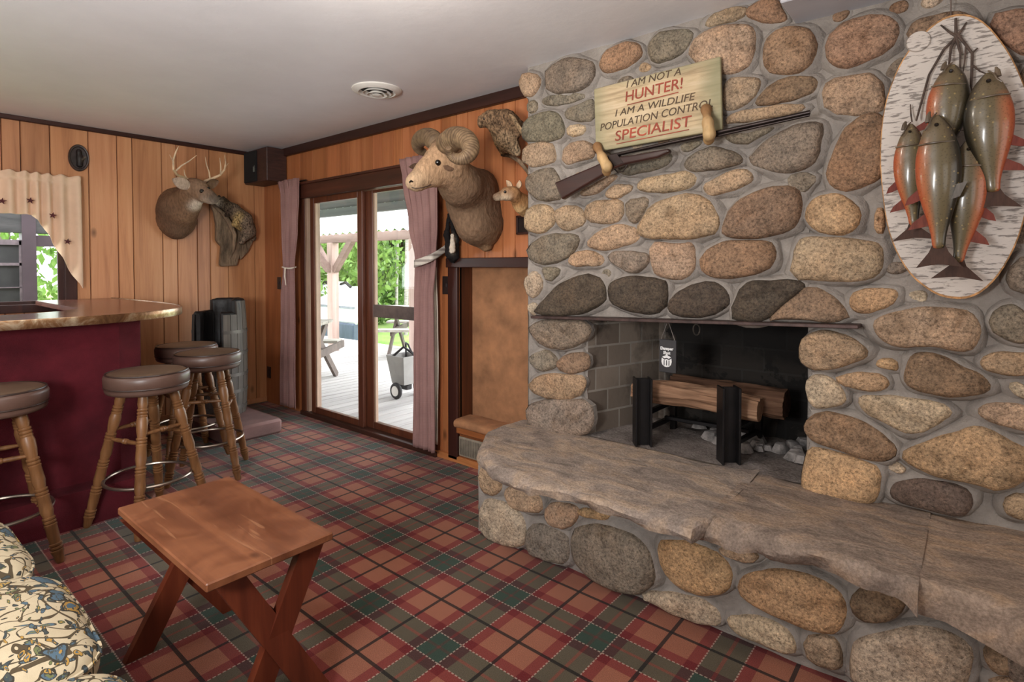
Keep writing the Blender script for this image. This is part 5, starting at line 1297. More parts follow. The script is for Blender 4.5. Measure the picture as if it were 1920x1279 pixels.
for k in range(n):
    a = 2*pi*k/n; wob = 1+.012*sin(5*a+1)+.010*mnoise.noise(Vector((cos(a)*3, sin(a)*3, 2))); P.append(Vector((pc.x+ax_*cos(a)*wob-.012*sin(a), pc.y, pc.z+az_*sin(a)*wob)))
inn = [pc+(p-pc)*.984+Vector((0, -.004, 0)) for p in P]
m.add([pc+Vector((0, -.004, 0))]+inn, [(0, 1+(k+1) % n, 1+k) for k in range(n)]); m.build('birch_slab', birch(), fp, smooth=False)
m = MB(); back = [pc+(p-pc)*.985+Vector((0, .034, 0)) for p in P]
m.add(inn+P+back, [(k, (k+1) % n, n+(k+1) % n, n+k) for k in range(n)]+[(n+k, n+(k+1) % n, 2*n+(k+1) % n, 2*n+k) for k in range(n)]+[tuple(2*n+k for k in range(n))])
m.build('bark_rim', simple('slab_rim', (176, 132, 88), .8, ns=40, na=.35), fp, ang=50)
m = MB(); kn = FW(1722, 77, PO+.012); m.lathe(kn+Vector((0, .02, 0)), kn+Vector((0, -.98, 0)), [(0, .035), (.014, .036), (.020, .033), (.0225, .001)], 24, cap=False); m.build('knot_bump', bpy.data.materials['birch_bark'], fp)
def trout_mat():
    t = NT('painted_trout'); c = t.attr(); s = t.vor(130); n = t.noise(45, 3, .6)
    g = t.math('MULTIPLY', t.math('LESS_THAN', s, .30), .38); c = t.mix(g, c, t.mix(1.0, c, (.35, .34, .26, 1), 'MULTIPLY'))
    c = t.mix(t.math('MULTIPLY', t.math('LESS_THAN', t.vor(52, rand=.9), .16), .45), c, lin((176, 150, 92)))
    t.b.inputs['Coat Weight'].default_value = .45; t.b.inputs['Coat Roughness'].default_value = .12
    return t.done(c, .38, 0, .4, t.bump(n, .06, .002))
M_TROUT = trout_mat()
def fin_mat():
    t = NT('trout_fin'); n = t.noise(1, 3, .6, vec=t.map((90, 90, 20))); c = t.mix(1.0, t.attr(), t.ramp(n, [(.3, (.7, .7, .7)), (.7, (1.2, 1.2, 1.2))]), 'MULTIPLY'); return t.done(c, .65, 0, .25)
M_FIN = fin_mat()
# trout: head and tail (pixel, offset), half breadth px, side of the orange belly (-1 left, +1 right), label
def trout(h, t, wpx, belly, off, bend, order, lab, tailw):
    H = FW(h[0], h[1], off); T = FW(t[0], t[1], off-.012); w = wpx*dep(H)/FPX; d = T-H; L = d.length
    f = d.normalized(); sd = Vector((0, -1, 0)).cross(f); sd.normalize()
    if sd.x < 0: sd = -sd                                  # sd points right in the picture
    nr = Vector((0, -1, 0)); nr = (nr-f*nr.dot(f)).normalized()
    prof = [(0, .07), (.02, .20), (.05, .36), (.10, .58), (.16, .72), (.22, .84), (.30, .97), (.40, 1.0), (.50, .96), (.60, .84), (.70, .66), (.80, .47), (.88, .34), (.94, .29), (1.0, .30)]
    m = MB(); seg = 28; vs = []; cs = []
    olive, grey, dk, orange, red = [np.array(lin(c)[:3]) for c in ((98, 85, 58), (122, 102, 80), (36, 32, 24), (172, 104, 66), (168, 76, 46))]
    for q, r in prof:
        ctr_ = H+d*q+sd*bend*sin(pi*q)*w
        for k in range(seg):
            a = 2*pi*k/seg; vs.append(ctr_+sd*(w*r*cos(a))+nr*(w*r*.62*sin(a)))
            b = cos(a)*belly                                # +1 at the belly edge, -1 at the back
            hm = min(1, max(0, (q-.20)/.04))
            c = olive*(1-max(0, b*.6))+grey*max(0, b*.6) if b > -.2 else olive
            c = c*(1-min(1, max(0, -b-.45)/.4))+dk*min(1, max(0, -b-.45)/.4)
            if b > .28: w_ = min(1, (b-.28)/.38); c = c*(1-hm*w_)+(orange*(1-max(0, (b-.6)/.4))+red*max(0, (b-.6)/.4))*hm*w_
            if q < .2: c = c*.72+grey*.28*.8
            cs.append(tuple(c)+(1,))
    fs = [(i*seg+k, i*seg+(k+1) % seg, (i+1)*seg+(k+1) % seg, (i+1)*seg+k) for i in range(len(prof)-1) for k in range(seg)]
    fs += [tuple(range(seg))[::-1], tuple((len(prof)-1)*seg+k for k in range(seg))]
    m.add(vs, fs); o = m.build('trout', M_TROUT, fp, ang=180, vcol=cs); o['label'] = lab
    md = o.modifiers.new('smooth', 'SUBSURF'); md.levels = 1; md.render_levels = 1
    def P(q, s_, n_=0): return H+d*q+sd*(bend*sin(pi*min(1, q))*w+s_*w)+nr*(n_*w)
    def fin(nm, poly, col, th=.004, rim=None):
        mm = MB(); mm.col = lin(col); mm.prism([p for p in poly], nr*th); mm.build(nm, M_FIN, o, smooth=False)
    tw = tailw
    fin('tail_fin', [P(.965, -.27), P(1.02, -.42), P(1.135, -tw), P(1.115, -tw*.3), P(1.11, 0), P(1.115, tw*.3), P(1.135, tw), P(1.02, .42), P(.965, .27)], (70, 48, 38))
    B = belly
    fin('pelvic_fin', [P(.54, B*.86), P(.60, B*1.30), P(.655, B*1.45), P(.645, B*1.1), P(.62, B*.70)], (112, 52, 42))
    fin('anal_fin', [P(.72, B*.52), P(.79, B*1.10), P(.845, B*1.32), P(.835, B*.9), P(.82, B*.38)], (112, 56, 44))
    ge = P(.085, B*-.08, .33); 
    mm = MB(); e = P(.082, B*.02, .36); mm.lathe(e-nr*.006, e+nr*.006, [(0, w*.10), (.6, w*.10), (1, w*.05)], 14); mm.build('eye', M_EYE, o)
    mm = MB(); mm.tube([P(.215, B*(.82-1.5*k/8), .12+.48*math.sin(pi*(.08+.84*k/8))) for k in range(9)], .0028, 6); mm.build('gill_cover', simple('gill_line', (92, 78, 62), .4) if 'gill_line' not in bpy.data.materials else bpy.data.materials['gill_line'], o)
    mm = MB(); mm.tube([P(-.012, B*.02, .02), P(.03, B*.22, .30), P(.085, B*.34, .44), P(.115, B*.52, .42)], .0025, 6); mm.build('jaw', bpy.data.materials['gill_line'], o)
    mm = MB(); mm.tube([P(.05, B*.36, .06), P(.0, B*.36, .04), P(-.03, B*.30, .02)], [.010, .007, .003], 8); mm.build('lower_jaw', bpy.data.materials['gill_line'], o)
    return o
trout((1786, 120), (1760, 310), 34, -1, PO+.075, .05, 0, 'upper trout of the bunch, half hidden behind the lower ones', 1.0)
trout((1852, 136), (1862, 362), 38, 1, PO+.10, -.05, 1, 'right-hand trout with orange belly', 1.05)
trout((1708, 232), (1714, 425), 27, -1, PO+.07, -.12, 2, 'left-hand slim trout', 1.30)
trout((1815, 262), (1796, 494), 31, 1, PO+.085, .18, 3, 'lowest trout, tail at the bottom of the slab', 1.28)
trout((1757, 215), (1760, 468), 36, -1, PO+.135, .02, 4, 'front trout in the middle with bright orange belly', .98)
for f_, (p0, p1) in enumerate((((1791, 360), (1812, 346)),)):
    a, b = FW(1812, 344, PO+.15), FW(1790, 374, PO+.15); mm = MB(); mm.col = lin((104, 98, 92)); mm.prism([FW(1814, 340, PO+.145), FW(1790, 346, PO+.145), FW(1783, 374, PO+.145), FW(1800, 368, PO+.145)], (0, -.004, 0)); mm.build('pectoral_fin', M_FIN, fp, smooth=False)
M_TWIG = simple('twig_bark', (74, 60, 52), .8, ns=30, na=.3)
def twig(pts): m = MB(); m.tube([FW(x, y, PO+o_) for x, y, o_, r in pts], [r*.62 for *_, r in pts], 7); m.build('twig', M_TWIG, fp)
twig([(1792, 34, .02, .006), (1793, 68, .02, .009), (1783, 90, .03, .007), (1780, 118, .05, .005), (1779, 132, .07, .004)])
twig([(1764, 47, .015, .004), (1780, 60, .02, .006), (1793, 68, .022, .008)]); twig([(1812, 42, .012, .004), (1802, 58, .02, .006), (1793, 70, .022, .008)])
twig([(1793, 70, .022, .008), (1770, 92, .02, .007), (1742, 140, .02, .006), (1728, 190, .025, .006), (1718, 226, .05, .005)])
twig([(1793, 70, .022, .008), (1801, 100, .022, .006), (1800, 130, .02, .004)]); twig([(1797, 66, .022, .008), (1811, 84, .02, .007), (1823, 100, .02, .007), (1822, 140, .03, .007), (1820, 172, .04, .006), (1812, 250, .06, .005)])
twig([(1823, 100, .02, .006), (1833, 90, .02, .004)]); twig([(1823, 122, .02, .006), (1838, 134, .05, .004), (1848, 138, .09, .003)]); twig([(1811, 88, .02, .005), (1808, 120, .02, .004), (1805, 140, .02, .002)])
twig([(1707, 196, .02, .003), (1708, 214, .03, .004), (1710, 228, .05, .004)])
m = MB(); m.tube([FW(1783, -30, .03), FW(1783, 34, PO-.01)], .002, 6); m.build('hanging_wire', simple('wire', (120, 104, 96), .5, .5), fp)
# ---------------------------------------------------------------- fire grate of black channel iron, logs, hanging sign
gt = thing('fire_grate', 'black iron fire grate with two tall channel posts on the hearth', 'fire grate', (-1.0, 2.55, HZ))
def post(a, b, top, ang):
    """H-section post between floor pixels a and b, top at pixel row"""
    A = onZ(a[0], a[1], HZ+.006); B = onZ(b[0], b[1], HZ+.006); c = (A+B)/2; h = top-HZ; R = Matrix.Rotation(ang, 3, 'Z'); m = MB()
    for o_, d in (((-.0, -.036, h/2), (.082, .010, h)), ((0, .036, h/2), (.082, .010, h)), ((0, 0, h/2), (.010, .066, h))):
        m.box(Vector((c.x, c.y, HZ+.006))+R @ Vector(o_), d, R, .002)
    m.build('post', M_IRON, gt, smooth=False); return c
pa = post((1186, 836), (1222, 832), .812, radians(128)); pb = post((1344, 870), (1387, 864), .822, radians(128))
for c in (pa, pb):
    e = c+Vector((-.02 if c is pa else .0, .36, 0)); m = MB(); m.beam((c.x, c.y+.03, HZ+.075), (e.x+.03, e.y, HZ+.075), .022, .022, bev=.002); m.build('rail', M_IRON, gt, smooth=False)
    m = MB(); m.box((e.x+.03, e.y-.01, HZ+.085), (.03, .03, .16), None, .002); m.build('foot', M_IRON, gt, smooth=False)
    m = MB(); m.beam((c.x+.01, c.y+.04, HZ+.160), (e.x+.03, e.y+.01, HZ+.160), .022, .022, bev=.002); m.build('log_rest', M_IRON, gt, smooth=False)
m = MB(); m.beam((pa.x+.01, pa.y+.24, HZ+.095), (pb.x+.02, pb.y+.24, HZ+.095), .022, .018, bev=.002); m.build('cross_bar', M_IRON, gt, smooth=False)
M_LOG = wood('split_log_face', (92, 66, 50), (146, 112, 88), (186, 152, 122), 'X', 1.6, .85, False, True, .15, .9)
M_LBARK = simple('log_bark', (84, 66, 54), .9, 0, .2, 20, .4, (.3, 1, 1), bs=50, bst=1., bd=.02)
def log(name, a, b, sec, mat, lab, seed, tint=(1, 1, 1, 1), bow=0.):
    a, b = Vector(a), Vector(b); d = b-a; f = d.normalized(); s_ = f.cross(Vector((0, 0, 1))).normalized(); u_ = s_.cross(f); m = MB(); m.col = tint; n = 22; S = resample(chaikin([Vector(p) for p in sec], 1), 60)
    def fn(u, v):
        p = S[int(round(v*60)) % 60]; k = 1+.10*mnoise.noise(Vector((u*3, v*0+seed, 0))); j = .012*mnoise.noise(Vector((u*3, p.x*60, p.y*60+seed)))+.008*mnoise.noise(Vector((u*5, p.x*190, p.y*190)))
        q = Vector((p.x, p.y)); q = q*k+q.normalized()*j; return a+d*u+s_*q.x+u_*(q.y+bow*sin(pi*u))
    m.grid(fn, n, 60, cv=True); m.add([fn(0, k/60) for k in range(60)], [tuple(range(60))[::-1]]); m.add([fn(1, k/60) for k in range(60)], [tuple(range(60))])
    o = m.build(name, mat, None, ang=60); return tag(o, lab, 'log', 'logs on the grate')
la = onY(1186, 729, 2.60); lb2 = onY(1402, 757, 2.55)
log('split_log', (la.x-.01, 2.655, .728), (lb2.x+.02, 2.67, .716), [(-.055, -.035), (.02, -.065), (.065, -.02), (.05, .035), (-.02, .055), (-.06, .02)], M_LOG, 'pale split log lying across the front of the grate', 1, bow=.012)
log('split_log', (-1.22, 2.80, .722), (-.66, 2.79, .722), [(-.07, -.05), (.06, -.06), (.075, .03), (.0, .085), (-.07, .04)], M_LOG, 'darker square-cut split log behind the pale one on the grate', 2, (.36, .33, .33, 1))
m = MB(); rr2 = random.Random(9)
for k in range(26):
    p = Vector((rr2.uniform(-1.15, -.56), rr2.uniform(2.72, 2.98), HZ+.012)); s_ = rr2.uniform(.015, .06)
    P = [Vector((p.x+s_*cos(2*pi*j/9)*rr2.uniform(.7, 1.2), p.y+s_*sin(2*pi*j/9)*rr2.uniform(.7, 1.2), p.z)) for j in range(9)]; T = [q+(p-q)*.45+Vector((0, 0, s_*.8)) for q in P]
    m.add(P+T+[p+Vector((0, 0, s_*.95))], [(j, (j+1) % 9, 9+(j+1) % 9, 9+j) for j in range(9)]+[(9+j, 9+(j+1) % 9, 18) for j in range(9)])
tag(m.build('ash_heap', simple('grey_ash', (128, 122, 118), .95, ns=20, na=.3, bs=80, bst=.6)), 'grey ash and cinders heaped at the back of the firebox', 'ash', kind='stuff')
hs_ = thing('hanging_sign', 'small black hanging sign with white crest and lettering under the lintel bar', 'sign', onY(1252, 700, 2.455))
HY = 2.455; a, b = onY(1236, 634, HY), onY(1269, 698, HY)
w_ = onY(1268, 640, HY).x-a.x; z1_, z0_ = onY(1252, 637, HY).z, onY(1252, 699, HY).z
m = MB(); m.box2((a.x, HY, z0_), (a.x+w_, HY+.014, z1_), .002); m.build('board', simple('slate_black', (40, 38, 40), .5), hs_, smooth=False)
M_CHALK = simple('white_paint_marks', (222, 220, 216), .6)
cxm = a.x+w_*.46; yy = HY-.001
for s_, z_, sz in (('Damper', z1_-.048, .019), ('Shut', z1_-.068, .019)): text('lettering', s_, sz, M_CHALK, hs_, Vector((cxm, yy, z_)), Vector((1, 0, 0)), Vector((0, 0, 1)), 0, .0008, .001)
cz = z0_+.052
def blob(poly): m = MB(); m.prism([(cxm+x, yy, cz+z) for x, z in poly], (0, -.0015, 0)); return m
blob([(-.024, .016), (-.026, -.002), (-.021, -.016), (-.010, -.024), (0, -.026), (.012, -.023), (.021, -.014), (.025, .0), (.023, .016), (.012, .008), (0, .012), (-.012, .008)]).build('crest', M_CHALK, hs_, smooth=False)
blob([(-.022, .020), (-.010, .014), (0, .018), (.010, .014), (.022, .020), (.013, .026), (.006, .028), (.0, .040), (-.006, .028), (-.013, .026)]).build('crest_top', M_CHALK, hs_, smooth=False)
for x in (-.012, .0, .012):
    m = MB(); m.box2((cxm+x-.0018, yy-.003, cz-.018), (cxm+x+.0018, yy-.0012, cz+.006)); m.build('crest_mark', simple('slate_mark', (50, 48, 50), .5) if 'slate_mark' not in bpy.data.materials else bpy.data.materials['slate_mark'], hs_, smooth=False)
nl = onY(1252, 601, HY); m = MB(); m.tube([(a.x+.008, HY+.004, z1_-.003), (nl.x, HY+.002, nl.z), (a.x+w_-.008, HY+.004, z1_-.003)], .0022, 6); m.build('cord', simple('grey_cord', (120, 112, 106), .8), hs_)
m = MB(); m.lathe((nl.x, HY+.02, nl.z), (nl.x, HY-.008, nl.z), [(0, .003), (.9, .003), (.92, .006), (1, .006)], 10); m.build('nail', M_IRON, hs_)
# ================================================================ outside: porch, yard and woods
M_DECK = wood('weathered_decking', (146, 140, 138), (176, 171, 168), (192, 187, 184), 'Y', .5, .8, False, True)
DZ = -.06
m = MB(); rnd = random.Random(2); x = -14.0
while x < -1.0:
    q = rnd.uniform(.9, 1.06); m.col = (q, q, q, 1); m.box2((x, D+.10, DZ-.04), (x+.126, 6.35, DZ)); x += .14
tag(m.build('deck', M_DECK, smooth=False), kind='structure')
def lawn():
    t = NT('lawn'); n = t.noise(1.2, 4, .6); n2 = t.noise(30, 3, .7)
    c = t.mix(t.f(n, .35, .65, 0, 1), lin((108, 140, 70)), lin((142, 160, 96))); c = t.mix(t.f(n2, .3, .7, 0, .4), c, lin((70, 104, 48)))
    return t.done(c, .95, 0, .1)
quad('ground', [(-60, -20, -.45), (10, -20, -.45), (10, 60, -.45), (-60, 60, -.45)], lawn())
quad('wall_outside', [(XL-.13, D+.12, -.4), (XL-.13, D+.12, 0), (XR, D+.12, 0), (XR, D+.12, -.4)], M_DARKW)
M_POST = wood('porch_timber', (140, 116, 106), (176, 150, 140), (198, 176, 166), 'Z', .6, .75)
M_BEAMX = wood('porch_beam', (104, 84, 78), (136, 112, 104), (158, 136, 128), 'X', .6, .75)
porch = thing('porch_roof', 'porch roof of grey boards and white corrugated sheet on timber posts outside the glass door', 'porch roof', (-6.0, 5.3, DZ))
yb_, zb_ = 5.32, 1.90
pf = onZ(619, 657, DZ); ps = yb_/pf.y
def at_y(px, py, Y): return onY(px, py, Y)
bm0 = at_y(588, 446, yb_); 
m = MB(); m.box2((-13, yb_-.04, 1.765), (-1.5, yb_+.06, 1.905), .004); m.build('beam', M_BEAMX, porch, smooth=False)
for px in (619, 773):
    q = onY(px, 600, yb_-.06); m = MB(); m.box2((q.x-.07, yb_-.07, DZ), (q.x+.07, yb_+.07, 1.766), .006); m.build('post', M_POST, porch, smooth=False)
    if px > 700: break
    for s_ in (-1, 1):
        m = MB(); m.beam((q.x+s_*.07, yb_, 1.30), (q.x+s_*.56, yb_, 1.80), .09, .10); m.build('brace', M_BEAMX, porch, smooth=False)
    m = MB(); m.beam((q.x, yb_-.07, 1.30), (q.x, yb_-.62, 1.95), .09, .10); m.build('brace', M_BEAMX, porch, smooth=False)
M_PGREY = wood('porch_ceiling_boards', (70, 70, 72), (94, 94, 96), (112, 112, 112), 'X', .6, .7)
m = MB(); m.prism([(-13, D+.14, 2.52), (-13, 4.62, 2.19), (-13, 4.62, 2.23), (-13, D+.14, 2.56)], (11.8, 0, 0)); m.build('ceiling_boards', M_PGREY, porch, smooth=False)
m = MB(); m.box2((-13, 4.56, 2.10), (-1.2, 4.66, 2.24)); m.build('header', M_PGREY, porch, smooth=False)
m = MB(); m.beam((-13, 3.6, 2.40), (-1.2, 3.6, 2.40), .05, .03); m.build('batten', simple('pale_batten', (170, 160, 152), .7), porch, smooth=False)
def sheet():
    t = NT('white_corrugated_sheet'); mx = t.n('ShaderNodeMixShader'); d = t.n('ShaderNodeBsdfDiffuse'); tr = t.n('ShaderNodeBsdfTranslucent')
    for q in (d, tr): q.inputs[0].default_value = lin((236, 240, 242))
    mx.inputs[0].default_value = .6; t.l(d.outputs[0], mx.inputs[1]); t.l(tr.outputs[0], mx.inputs[2]); t.l(mx.outputs[0], t.out.inputs['Surface']); return t.m
m = MB()
m.grid(lambda u, v: (-13+11.8*u, 4.45+.80*v, 2.27-.36*v+.022*sin((-13+11.8*u)*2*pi/.19)), 620, 6); m.build('corrugated_sheet', sheet(), porch, ang=180)
ln = thing('porch_lantern', 'dark wall lantern outside the left edge of the glass door', 'lantern', onY(590, 410, 3.1))
c = onY(588, 400, 3.0)
m = MB(); m.box((c.x-.02, c.y, c.z+.03), (.07, .07, .13), None, .004); m.build('cage', simple('lantern_glass', (150, 160, 164), .3, .2), ln, smooth=False)
m = MB(); m.box((c.x-.02, c.y, c.z-.045), (.085, .085, .02)); m.box((c.x-.02, c.y, c.z+.10), (.085, .085, .02)); m.lathe((c.x-.02, c.y, c.z+.11), (c.x-.02, c.y, c.z+.17), [(0, .045), (1, .01)], 8); m.build('cap', M_IRON, ln, smooth=False)
m = MB(); m.tube([(c.x-.02, c.y, c.z+.16), (c.x-.02, D+.12, c.z+.12)], .01, 6); m.build('arm', M_IRON, ln)
# picnic tables on the deck
M_PIC = wood('grey_picnic_board', (110, 104, 96), (150, 144, 134), (176, 170, 160), 'X', .6, .8); M_PICD = simple('picnic_leg', (92, 80, 74), .8, ns=10, na=.15)
def picnic(x, y, rz, label, hl=.9):
    o = thing('picnic_table', label, 'picnic table', (x, y, DZ), 'picnic tables outside'); R = Matrix.Rotation(rz, 3, 'Z'); T = lambda a, b, z: Vector((x, y, DZ))+R @ Vector((a, b, z))
    def bd(a, b, w, h, mat, nm): m = MB(); m.beam(T(*a), T(*b), w, h); m.build(nm, mat, o, smooth=False)
    for k in range(4): bd((-hl, -.30+.2*k, .74), (hl, -.30+.2*k, .74), .185, .035, M_PIC, 'top_board')
    for s_ in (-1, 1): bd((-hl, s_*.68, .44), (hl, s_*.68, .44), .24, .035, M_PIC, 'bench')
    for e in (-.62, .62):
        bd((e, -.58, 0), (e, .30, .72), .035, .09, M_PICD, 'leg'); bd((e+.04, .58, 0), (e+.04, -.30, .72), .035, .09, M_PICD, 'leg'); bd((e+.08, -.74, .40), (e+.08, .74, .40), .035, .09, M_PICD, 'bearer')
    return o
p_ = onZ(742, 660, DZ); picnic(p_.x+.477, p_.y+.397, radians(40), 'grey picnic table at the far edge of the deck, through the right door pane')
p_ = onZ(597, 722, DZ); picnic(p_.x-.477, p_.y-.397, radians(40), 'grey picnic table by the left edge of the door, only a leg in view', .68)
# wheeled spreader
cp = onZ(757, 742, DZ); sp = thing('wheeled_spreader', 'grey wheeled hopper cart standing on the deck outside the right door pane', 'cart', (cp.x, cp.y, DZ)); s_ = dep(cp)/FPX
M_HOP = simple('grey_plastic', (146, 142, 138), .5, na=.06)
m = MB(); vs = []
for z, w in ((.15, .20), (.46, .29)):
    for a, b in ((-1, -1), (1, -1), (1, 1), (-1, 1)): vs.append(Vector((cp.x+a*w/2+.03, cp.y+b*w/2, DZ+z)))
m.add(vs, [(3, 2, 1, 0), (0, 1, 5, 4), (1, 2, 6, 5), (2, 3, 7, 6), (3, 0, 4, 7)]); o = m.build('hopper', M_HOP, sp, smooth=False, solid=.012); md = o.modifiers.new('round', 'BEVEL'); md.width = .02; md.segments = 2
M_RUB = simple('black_rubber', (34, 32, 32), .7)
for s2_ in (-1, 1):
    c = Vector((cp.x+.07, cp.y+s2_*.16, DZ+.09)); ax2 = Vector((0, 1, 0)); m = MB(); m.tube([c+Vector((.068*cos(a), 0, .068*sin(a))) for a in [2*pi*k/28 for k in range(28)]], .022, 10, closed=True); w2 = m.build('wheel', M_RUB, sp)
    m = MB(); m.lathe(c-ax2*.02, c+ax2*.02, [(0, .02), (0, .055), (1, .055), (1, .02)], 20); m.build('wheel_hub', M_WHITE, w2, ang=30)
m = MB(); m.box((cp.x-.02, cp.y, DZ+.11), (.24, .08, .06), None, .01); m.build('gearbox', M_RUB, sp, smooth=False)
m = MB(); m.tube([(cp.x-.08, cp.y+.10, DZ+.2), (cp.x-.08, cp.y+.10, DZ+.50), (cp.x-.02, cp.y+.05, DZ+.58), (cp.x+.10, cp.y-.02, DZ+.58), (cp.x+.22, cp.y-.05, DZ+.48)], .010, 8); m.tube([(cp.x-.08, cp.y-.08, DZ+.44), (cp.x, cp.y, DZ+.54), (cp.x+.08, cp.y+.08, DZ+.46)], .014, 8); m.build('handle', M_RUB, sp)
# white boat with a dark lower hull beyond the deck
bt = thing('pontoon_boat', 'white boat with dark lower hull parked beyond the deck', 'boat', (-11.0, 7.9, -.45))
m = MB(); m.box2((-15.5, 7.3, .06), (-10.6, 7.95, .72), .06); m.build('hull', simple('boat_white', (222, 224, 228), .4, na=.02), bt, smooth=False)
m = MB(); m.box2((-15.4, 7.28, -.33), (-10.65, 7.9, .08), .03); m.build('lower_hull', simple('boat_navy', (66, 76, 92), .5, ns=3, na=.12, stretch=(4, 1, 1)), bt, smooth=False)
m = MB(); m.box2((-15.5, 7.25, .42), (-10.58, 7.3, .47)); m.build('rub_rail', simple('boat_rail', (110, 114, 120), .5), bt, smooth=False)
for x, h in ((-13.6, .40), (-12.8, .22), (-12.1, .30), (-11.3, .20)):
    m = MB(); m.box2((x, 7.4, .70), (x+.5, 7.9, .70+h), .07); m.build('seat', bpy.data.materials['boat_white'], bt, smooth=False)
    m = MB(); m.tube([(x, 7.4, .95), (x+.2, 7.4, 1.0), (x+.4, 7.4, .9)], .035, 6); m.build('fitting', M_IRON, bt)
# woods
def leaf_mat(name, a, b):
    t = NT(name); n = t.noise(2.5, 3, .6); c = t.mix(t.f(n, .3, .7, 0, 1), lin(a), lin(b)); mx = t.n('ShaderNodeMixShader'); tr = t.n('ShaderNodeBsdfTranslucent'); t.l(c, tr.inputs[0])
    t.put(t.b.inputs['Base Color'], c); t.b.inputs['Roughness'].default_value = .6; mx.inputs[0].default_value = .4; t.l(t.b.outputs[0], mx.inputs[1]); t.l(tr.outputs[0], mx.inputs[2]); t.l(mx.outputs[0], t.out.inputs['Surface']); return t.m
M_LEAF = [leaf_mat('maple_leaves', (66, 98, 40), (98, 126, 62)), leaf_mat('spruce_leaves', (42, 66, 36), (70, 94, 56)), leaf_mat('bright_leaves', (88, 122, 50), (122, 150, 74))]
M_TRUNK = simple('grey_trunk', (116, 104, 94), .9, ns=6, na=.3); M_BTRUNK = simple('birch_trunk', (132, 127, 120), .8, ns=9, na=.25, stretch=(1, 1, 3))
def foliage(c, r, n, size, seed):
    g = random.Random(seed); m = MB()
    for _ in range(n):
        while True:
            p = Vector((g.uniform(-1, 1), g.uniform(-1, 1), g.uniform(-1, 1)))
            if p.length < 1 and p.length > .35: break
        k = 1+.35*mnoise.noise(p*2.2+Vector((seed,)*3)); q = Vector(c)+Vector((p.x*r[0], p.y*r[1], p.z*r[2]))*k; s_ = size*g.uniform(.6, 1.3)
        a = Vector((g.uniform(-1, 1), g.uniform(-1, 1), g.uniform(-.6, .6))).normalized(); b = a.orthogonal().normalized(); b = Matrix.Rotation(g.uniform(0, 6.28), 3, a) @ b; cr_ = a.cross(b)
        m.add([q-b*s_, q-cr_*s_*.45, q+b*s_, q+cr_*s_*.45], [(0, 1, 2, 3)])
    return m
def tree(label, x, y, h, r, kind, trunk, seed, n=2600, low=.12, group=None, name='leafy_tree', cat='tree', size=.12):
    o = thing(name, label, cat, (x, y, -.45), group)
    if trunk: m = MB(); m.tube([(x, y, -.45), (x+.1*r, y, h*.45), (x+.05*r, y+.05, h*.95)], [trunk, trunk*.8, trunk*.25], 9); m.build('trunk', M_BTRUNK if kind == 3 else M_TRUNK, o)
    foliage((x, y, -.45+h*(low+(1-low)/2)), (r, r, h*(1-low)/2), n, size, seed).build('foliage', M_LEAF[0 if kind == 3 else kind], o, smooth=False)
    return o
def away(px, dist):  d = ray(px, 500); k = dist/math.hypot(d.x, d.y); return d.x*k, d.y*k
specs = [(560, 17, 8.0, 2.6, 0, .16, .05, 'bright green leafy tree at the far left behind the porch post'), (600, 15, 3.6, 1.3, 2, 0, .0, 'light green bush just left of the porch post'), (648, 16, 4.0, 1.6, 2, 0, .0, 'light green bush just right of the porch post'),
         (640, 21, 9.0, 2.8, 0, .18, .08, 'tall green tree rising behind the bush right of the porch post'), (700, 24, 10.0, 2.6, 1, .2, .10, 'dark green tree behind the middle stile of the door'), (735, 27, 11.0, 3.4, 1, .2, .16, 'dark green tree with branches seen in the right door pane'),
         (772, 30, 12.0, 3.6, 0, .2, .04, 'broad green tree farthest back in the right door pane'), (680, 33, 12.0, 3.8, 1, .2, .04, 'broad dark tree farthest back behind the door stile'), (820, 27, 11.0, 3.4, 0, .2, .04, 'broad green tree far back behind the right curtain'),
         (790, 25, 10.0, 3.0, 1, .2, .10, 'dark green tree behind the right curtain'), (712, 18, 2.6, .9, 0, 0, .0, 'low green bush at the left edge of the right door pane'), (520, 20, 9.0, 3.0, 0, .2, .05, 'green tree hidden mostly behind the left curtain')]
for i, (px, dist, h, r, kind, tr_, low, lab) in enumerate(specs):
    x, y = away(px, dist); tree(lab, x, y, h, r, kind, tr_, 11+i, (6500 if dist >= 27 else 2800) if tr_ else 1700, low, 'trees and bushes beyond the deck', 'leafy_tree' if tr_ else 'green_bush', 'tree' if tr_ else 'bush', .27 if dist >= 27 else (.17 if dist > 19 else .11))
for px, dist, h, tr_, lab in ((742, 17, 8.5, .05, 'slim pale birch in the middle of the right door pane'), (760, 15, 8.0, .06, 'pale birch close to the right curtain edge'), (724, 20, 8.5, .04, 'thin pale birch left in the right door pane')):
    x, y = away(px, dist); tree(lab, x, y, h, 1.3, 3, tr_, 40+px, 900, .62, 'pale birches beyond the deck', 'birch_tree', 'tree', .13)
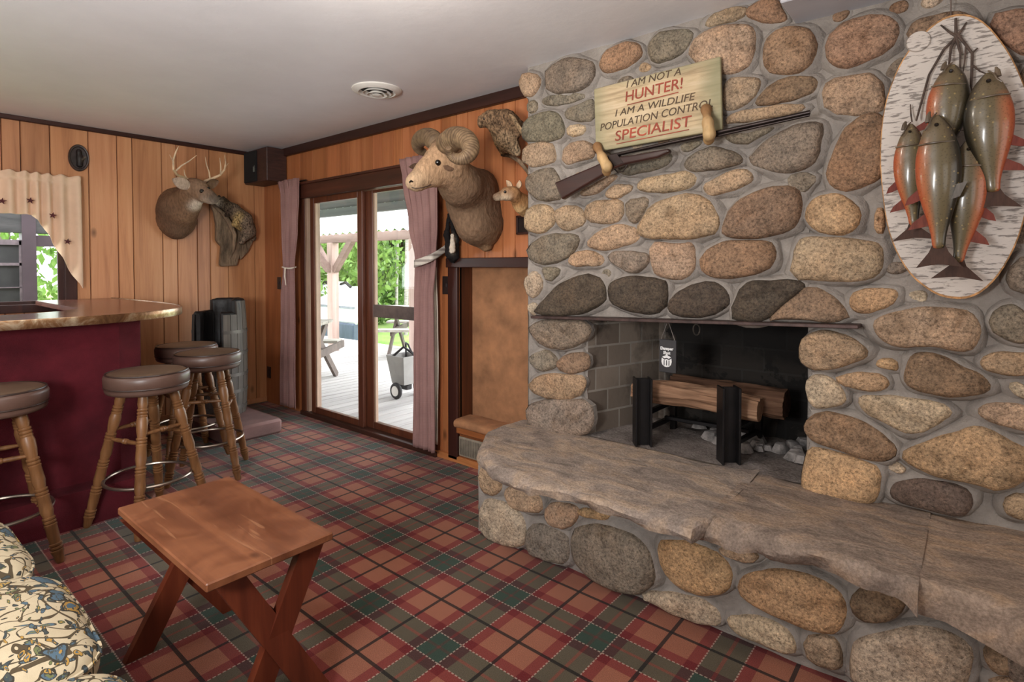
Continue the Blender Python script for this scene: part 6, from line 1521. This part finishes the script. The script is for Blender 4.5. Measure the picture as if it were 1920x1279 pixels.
# outside the bar window: a glazed porch screen, a post and the green yard
scr = thing('porch_screen', 'grey glazed porch screen outside the bar window', 'screen', (-6.6, .4, -.45))
M_MAUVE = simple('mauve_frame', (72, 58, 64), .6, na=.08); M_SCREEN = simple('grey_screen', (52, 52, 52), .5, ns=4, na=.2)
XS = -7.0
g = lambda px, py: onX(px, py, XS)
m = MB(); a, b = g(-120, 568), g(41, 455); m.box2((XS-.02, a.y, .3), (XS, b.y, b.z)); m.build('screen', M_SCREEN, scr, smooth=False)
for x0, x1, y0_, y1_ in ((38, 42, 452, 600), (-120, 41, 450, 456), (-120, 40, 493, 498), (-120, 40, 538, 543)):
    a, b = g(x0, y1_), g(x1, y0_); m = MB(); m.box2((XS-.03, a.y, a.z if y1_ < 590 else .2), (XS+.02, b.y, b.z)); m.build('bar', simple('screen_bar', (108, 96, 100), .6) if 'screen_bar' not in bpy.data.materials else bpy.data.materials['screen_bar'], scr, smooth=False)
a, b = g(42, 600), g(64, 380); m = MB(); m.box2((XS-.08, a.y, -.4), (XS+.06, b.y, 2.4)); m.build('post', M_MAUVE, scr, smooth=False)
a, b = g(64, 462), g(140, 444); m = MB(); m.box2((XS-.06, a.y, a.z), (XS+.04, b.y+.5, b.z)); m.build('rail', M_MAUVE, scr, smooth=False)
a, b = g(-120, 441), g(120, 400); m = MB(); m.box2((XS-.1, a.y, onX(20, 436, XS).z), (XS+.05, b.y+.4, 2.5)); m.build('fascia', simple('fascia_grey', (62, 60, 60), .6, ns=3, na=.25, stretch=(1, 1, 6)), scr, smooth=False)
for i, (yy_, r, h, k_, lab) in enumerate(((1.9, .75, 1.6, 2, 'bright green bush seen through the bar window'), (.6, .9, 1.5, 0, 'green bush behind the grey screen outside the bar window'), (3.2, 1.0, 1.8, 2, 'bright green bush right of the bar window view'))):
    tree(lab, -12.5, yy_, h, r, k_, 0, 70+i, 1500, .0, 'bushes outside the bar window', 'green_bush', 'bush', .08)
tree('large pale green tree far outside the bar window', -19, 2.6, 8, 3.0, 2, .2, 77, 2600, .1, None, 'leafy_tree', 'tree', .16)
